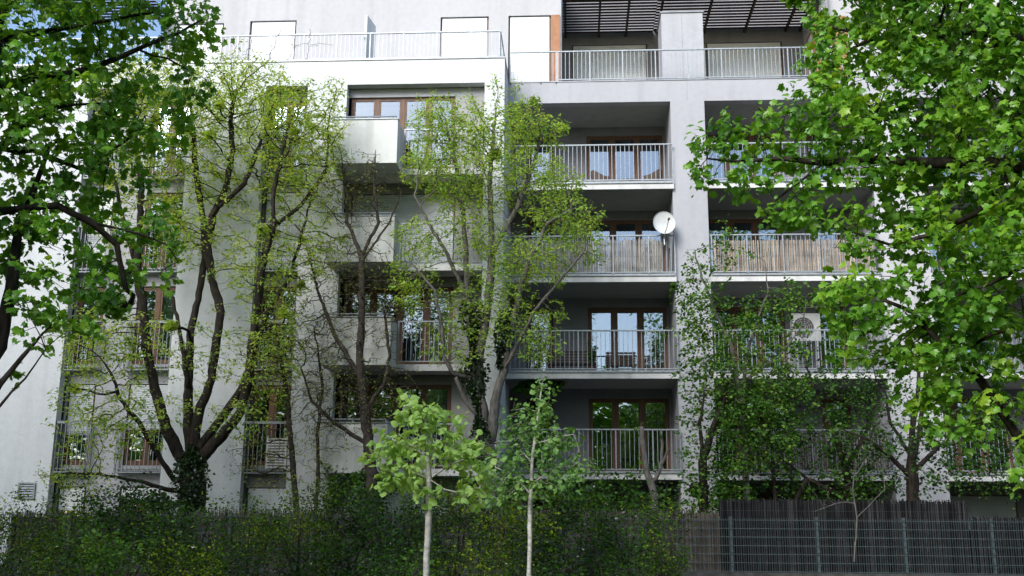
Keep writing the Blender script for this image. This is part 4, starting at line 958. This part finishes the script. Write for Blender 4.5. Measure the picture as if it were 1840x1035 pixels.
# ---- hedge shrubs along the bottom, each bush its own
def shrub(label, x0, x1, top, Y, n, m, mix, seed, size=.05, cat='shrub', name='hedge_shrub', per=9, kind='small', base=None, group='shrubs of the dark hedge'):
    cx = (x0 + x1) / 2; g = gz(Y); c = at(cx, top, Y); H = c[2] - g; sc = FPX / Y; rx = (x1 - x0) / 2
    r = np.random.default_rng(seed); A = []
    cy_px = 950 - ((g + H * .5) - EYE) * sc
    hp_ = H * sc
    for q in range(12):
        u = r.uniform(-.85, .85); v_ = r.uniform(.14, .8) ** 1.0
        A.append((cx + u * rx, top + hp_ * (v_ + .34 * abs(u) ** 1.5), Y + r.uniform(-.6, .5), rx * r.uniform(.25, .42), hp_ * r.uniform(.10, .17), r.uniform(.3, .45), n // 14))
    for q in range(9):
        xx = cx + r.uniform(-.95, .95) * rx; lean = r.uniform(-40, 40); yy = r.uniform(-.6, .3); up_ = r.uniform(14, 30)
        for e in range(5): A.append((xx + lean * (e / 4) ** 1.5, top + 55 - e * up_ + e * e * up_ * .09, Y + yy, 8, 9, .12, 10))
    bx = c[0]
    limbs = [([V3(bx, Y, g - .05), V3(bx + .02, Y, g + H * .3)], [.035, .025])]
    for q in range(5):
        a = q * 1.26 + r.uniform(0, .5); limbs.append(([V3(bx, Y, g + .05), V3(bx + math.cos(a) * rx / sc * .4, Y + math.sin(a) * .35, g + H * .45), V3(bx + math.cos(a) * rx / sc * .6, Y + math.sin(a) * .5, g + H * .7)], [.02, .014, .008]))
    return tree(name, label, cat, (bx, Y, g), limbs, A, 'barkb', m, size, kind, per=per, step=.11, kill=.125, spread=.085, tip=.003, rmax=.012, seed=seed, leafmix=mix, rough=.35, infl=1.2, droop=.15, tilt=.8, group=group, wob=.04)
hs = [(-60, 110, 900, 19.0, 'leftmost yellowish hedge bush beside the wall with the vent'), (60, 210, 868, 20.2, 'tall loose hedge bush with arching sprays under the left window column'),
      (150, 330, 882, 18.2, 'low dark hedge bush under the second window column'), (270, 400, 905, 19.6, 'dark hedge bush at the foot of the thick ivy trunk'),
      (380, 520, 896, 18.6, 'hedge bush below the bare pale wall strip'), (470, 610, 888, 20.0, 'hedge bush with yellow tips below the slender stems'),
      (560, 700, 872, 20.6, 'rounded hedge bush below the lowest concrete parapet'), (640, 790, 892, 18.0, 'low hedge bush left of the pale sapling trunk'),
      (740, 900, 875, 19.8, 'tall hedge bush behind the pale sapling trunk'), (850, 1000, 890, 17.6, 'hedge bush around the foot of the conical sapling'),
      (960, 1110, 885, 18.6, 'dense hedge bush right of the conical sapling'), (1060, 1200, 893, 19.4, 'hedge bush before the first visible fence panel'), (1150, 1232, 915, 18.2, 'last small hedge bush where the hedge ends at the fence')]
for i, (a, c, tp, yy, lab) in enumerate(hs):
    yel = i in (0, 1, 5)
    ma, mb, fr, sz = [('l_hedgey', 'l_hedge', .5, .06), ('l_hedge', 'l_hedgey', .25, .055), ('l_mid', 'l_dark', .45, .07), ('l_hedge', 'l_dark', .4, .07)][(i * 7 + 1) % 4] if not yel else ('l_hedgey', 'l_hedge', .5, .058)
    shrub(lab, a, c, tp, yy, 1700, ma, (mb, fr), 50 + i, sz)
for i, (a, c, tp, yy, lab) in enumerate([(-30, 120, 977, 15.5, 'front row bush at the left edge of the hedge'), (100, 260, 962, 15.2, 'front row bush below the vent wall corner'), (240, 400, 982, 15.6, 'front row bush below the ivy trunk'), (380, 540, 974, 15.1, 'front row bush under the narrow window column'),
      (520, 680, 972, 15.5, 'front row bush under the concrete parapets'), (650, 800, 987, 15.3, 'front row bush crossed by the pale sapling trunk'), (780, 930, 972, 15.7, 'front row bush between the two saplings'), (900, 1060, 977, 15.2, 'front row bush crossed by the thin sapling trunk'), (1030, 1180, 972, 15.6, 'front row bush nearest the bare fence')]):
    shrub(lab, a, c, tp, yy, 1000, ['l_hedge', 'l_mid', 'l_hedgey', 'l_hedge'][i % 4], (['l_dark', 'l_hedge', 'l_hedge', 'l_dark'][i % 4], .45), 70 + i, [.05, .065, .052][i % 3], group='front row shrubs of the hedge')
# bushes behind the fence
shrub('green bush behind the fence in the ground floor loggia', 985, 1150, 852, 27.0, 520, 'l_mid', ('l_hedge', .5), 90, .10, per=4, kind='heart', group='bushes between fence and house', name='garden_shrub')
shrub('bush behind the fence below the pale shutters', 600, 700, 850, 27.3, 380, 'l_mid', ('l_fresh', .2), 91, .09, per=4, kind='heart', group='bushes between fence and house', name='garden_shrub')
shrub('bush behind the fence hiding the foot of the grey pillar', 1225, 1330, 880, 26.9, 260, 'l_mid', ('l_dark', .4), 92, .09, per=4, kind='heart', group='bushes between fence and house', name='garden_shrub')
shrub('dark bush behind the fence near the white wall corner', 700, 880, 880, 26.9, 520, 'l_mid', ('l_dark', .6), 93, .085, per=5, group='bushes between fence and house', name='garden_shrub')
shrub('dark garden bush below the reed screened loggia', 1380, 1560, 850, 28.0, 520, 'l_dark', ('l_mid', .5), 94, .09, per=5, group='bushes between fence and house', name='garden_shrub')
ivy('dark climber filling the first loggia behind the corner tree', [(925,700,30.4),(960,690,30.4),(1010,685,30.4)], .38, 900, .10, 10, m='l_mid')
# potted plants on balconies
def pot_plant(label, x, y, z, h, seed):
    t = empty('potted_plant', label, 'plant', (x, y, z)); MB().tube([(0,0,0),(0,0,.26)], [.11,.15], 14).build('pot', M['dark'], t)
    r = np.random.default_rng(seed); b = MB(); pos = []; d = []
    for q in range(6):
        a = q * 1.05 + r.uniform(0, .5); top = np.array([math.cos(a) * .16, math.sin(a) * .16, .26 + h * r.uniform(.6, 1)])
        b.tube([(0,0,.24), tuple(top * [.5,.5,.6]), tuple(top)], .006, 4)
        for k in range(12): u = .3 + .7 * k / 12; pos.append(np.array([0,0,.24]) * (1-u) + top * u); d.append(np.array([math.cos(a+k*2), math.sin(a+k*2), .2]))
    b.build('stem', M['barkb'], t); leaves('foliage', np.array(pos), np.array(d), .10, 'heart', M['l_mid'], t, .5, .3, seed)
pot_plant('tall leafy plant in a pot at the pillar end of the middle balcony', 2.45, 30.5, FL[2], .95, 1)
pot_plant('twiggy potted plant left of the window on the middle balcony', .55, 30.6, FL[2], .9, 2)
pot_plant('potted sprig rising over the tan bamboo mat near the pillar', 4.35, 30.35, FL[3], 1.35, 3)
pot_plant('potted sprig rising over the middle of the tan bamboo mat', 5.5, 30.35, FL[3], 1.15, 4)
# dry climbing stems on the terrace railing
r_ = random.Random(4)
for i in range(4):
    lab = ['leftmost dry vine stem on the long terrace railing', 'looping dry vine on the terrace railing left of the partition', 'double dry vine stem knotted on the terrace railing', 'dry vine nearest the white partition on the terrace railing'][i]
    x = -9.6 + i * .55; b = MB(); q = [(x, W0 + .08, TOP + .05)]
    for k in range(9): q.append((q[-1][0] + r_.uniform(-.09, .11), W0 + .08 + r_.uniform(-.01, .01), q[-1][2] + .115))
    b.tube(q, .009, 4); b.tube([q[4], (q[4][0] + .3, W0 + .08, q[4][2] + .12), (q[4][0] + .75, W0 + .08, q[4][2] + .04)], .006, 4)
    tag(b.build('dry_vine', M['vine']), lab, 'vine', 'dry vines on the terrace railing')
# park trees behind the place where one stands: one mass, met only as shade, which their heights are set for, and as mirror images in the panes
def park():
    r = np.random.default_rng(77); pos = []
    for x in np.arange(-46, 47, 7.5):
        cx, cy, h = x + r.uniform(-2, 2), -7 + r.uniform(-2.5, 2.5), (r.uniform(11.5, 13) if -2 < x < 9 else r.uniform(30, 33) if x < -20 else r.uniform(12, 14.5) if x < 0 else r.uniform(18, 21))
        n = 5000 if h < 22 else 9000; d = r.normal(0, 1, (n, 3)); d /= np.linalg.norm(d, axis=1, keepdims=True); rr = r.uniform(.3, 1, (n, 1)) ** .5
        lump = 1 + .25 * np.sin(d[:, :1] * 7 + x) * np.cos(d[:, 2:] * 6)
        pos.append(d * rr * lump * [5.0, 3.6, h * .44] + [cx, cy, h * .58])
    n = 26000; q = np.column_stack([r.uniform(-75, 60, n), r.uniform(-22, -15, n), r.uniform(0, 1, n) ** .8 * (11.0 + 1.5 * np.sin(np.arange(n)))])
    u = leaves('park_leaf_screen', q, q - q.mean(0), .95, 'lance', M['l_mapled'], None, .8, .3, 8); u['kind'] = 'stuff'  # unseen leaf band added to darken reflections in the lower panes
    pos = np.vstack(pos); o = leaves('park_woodland', pos, pos - pos.mean(0), .55, 'lance', M['l_mapled'], None, .8, .3, 7)
    o['kind'] = 'stuff'
park()
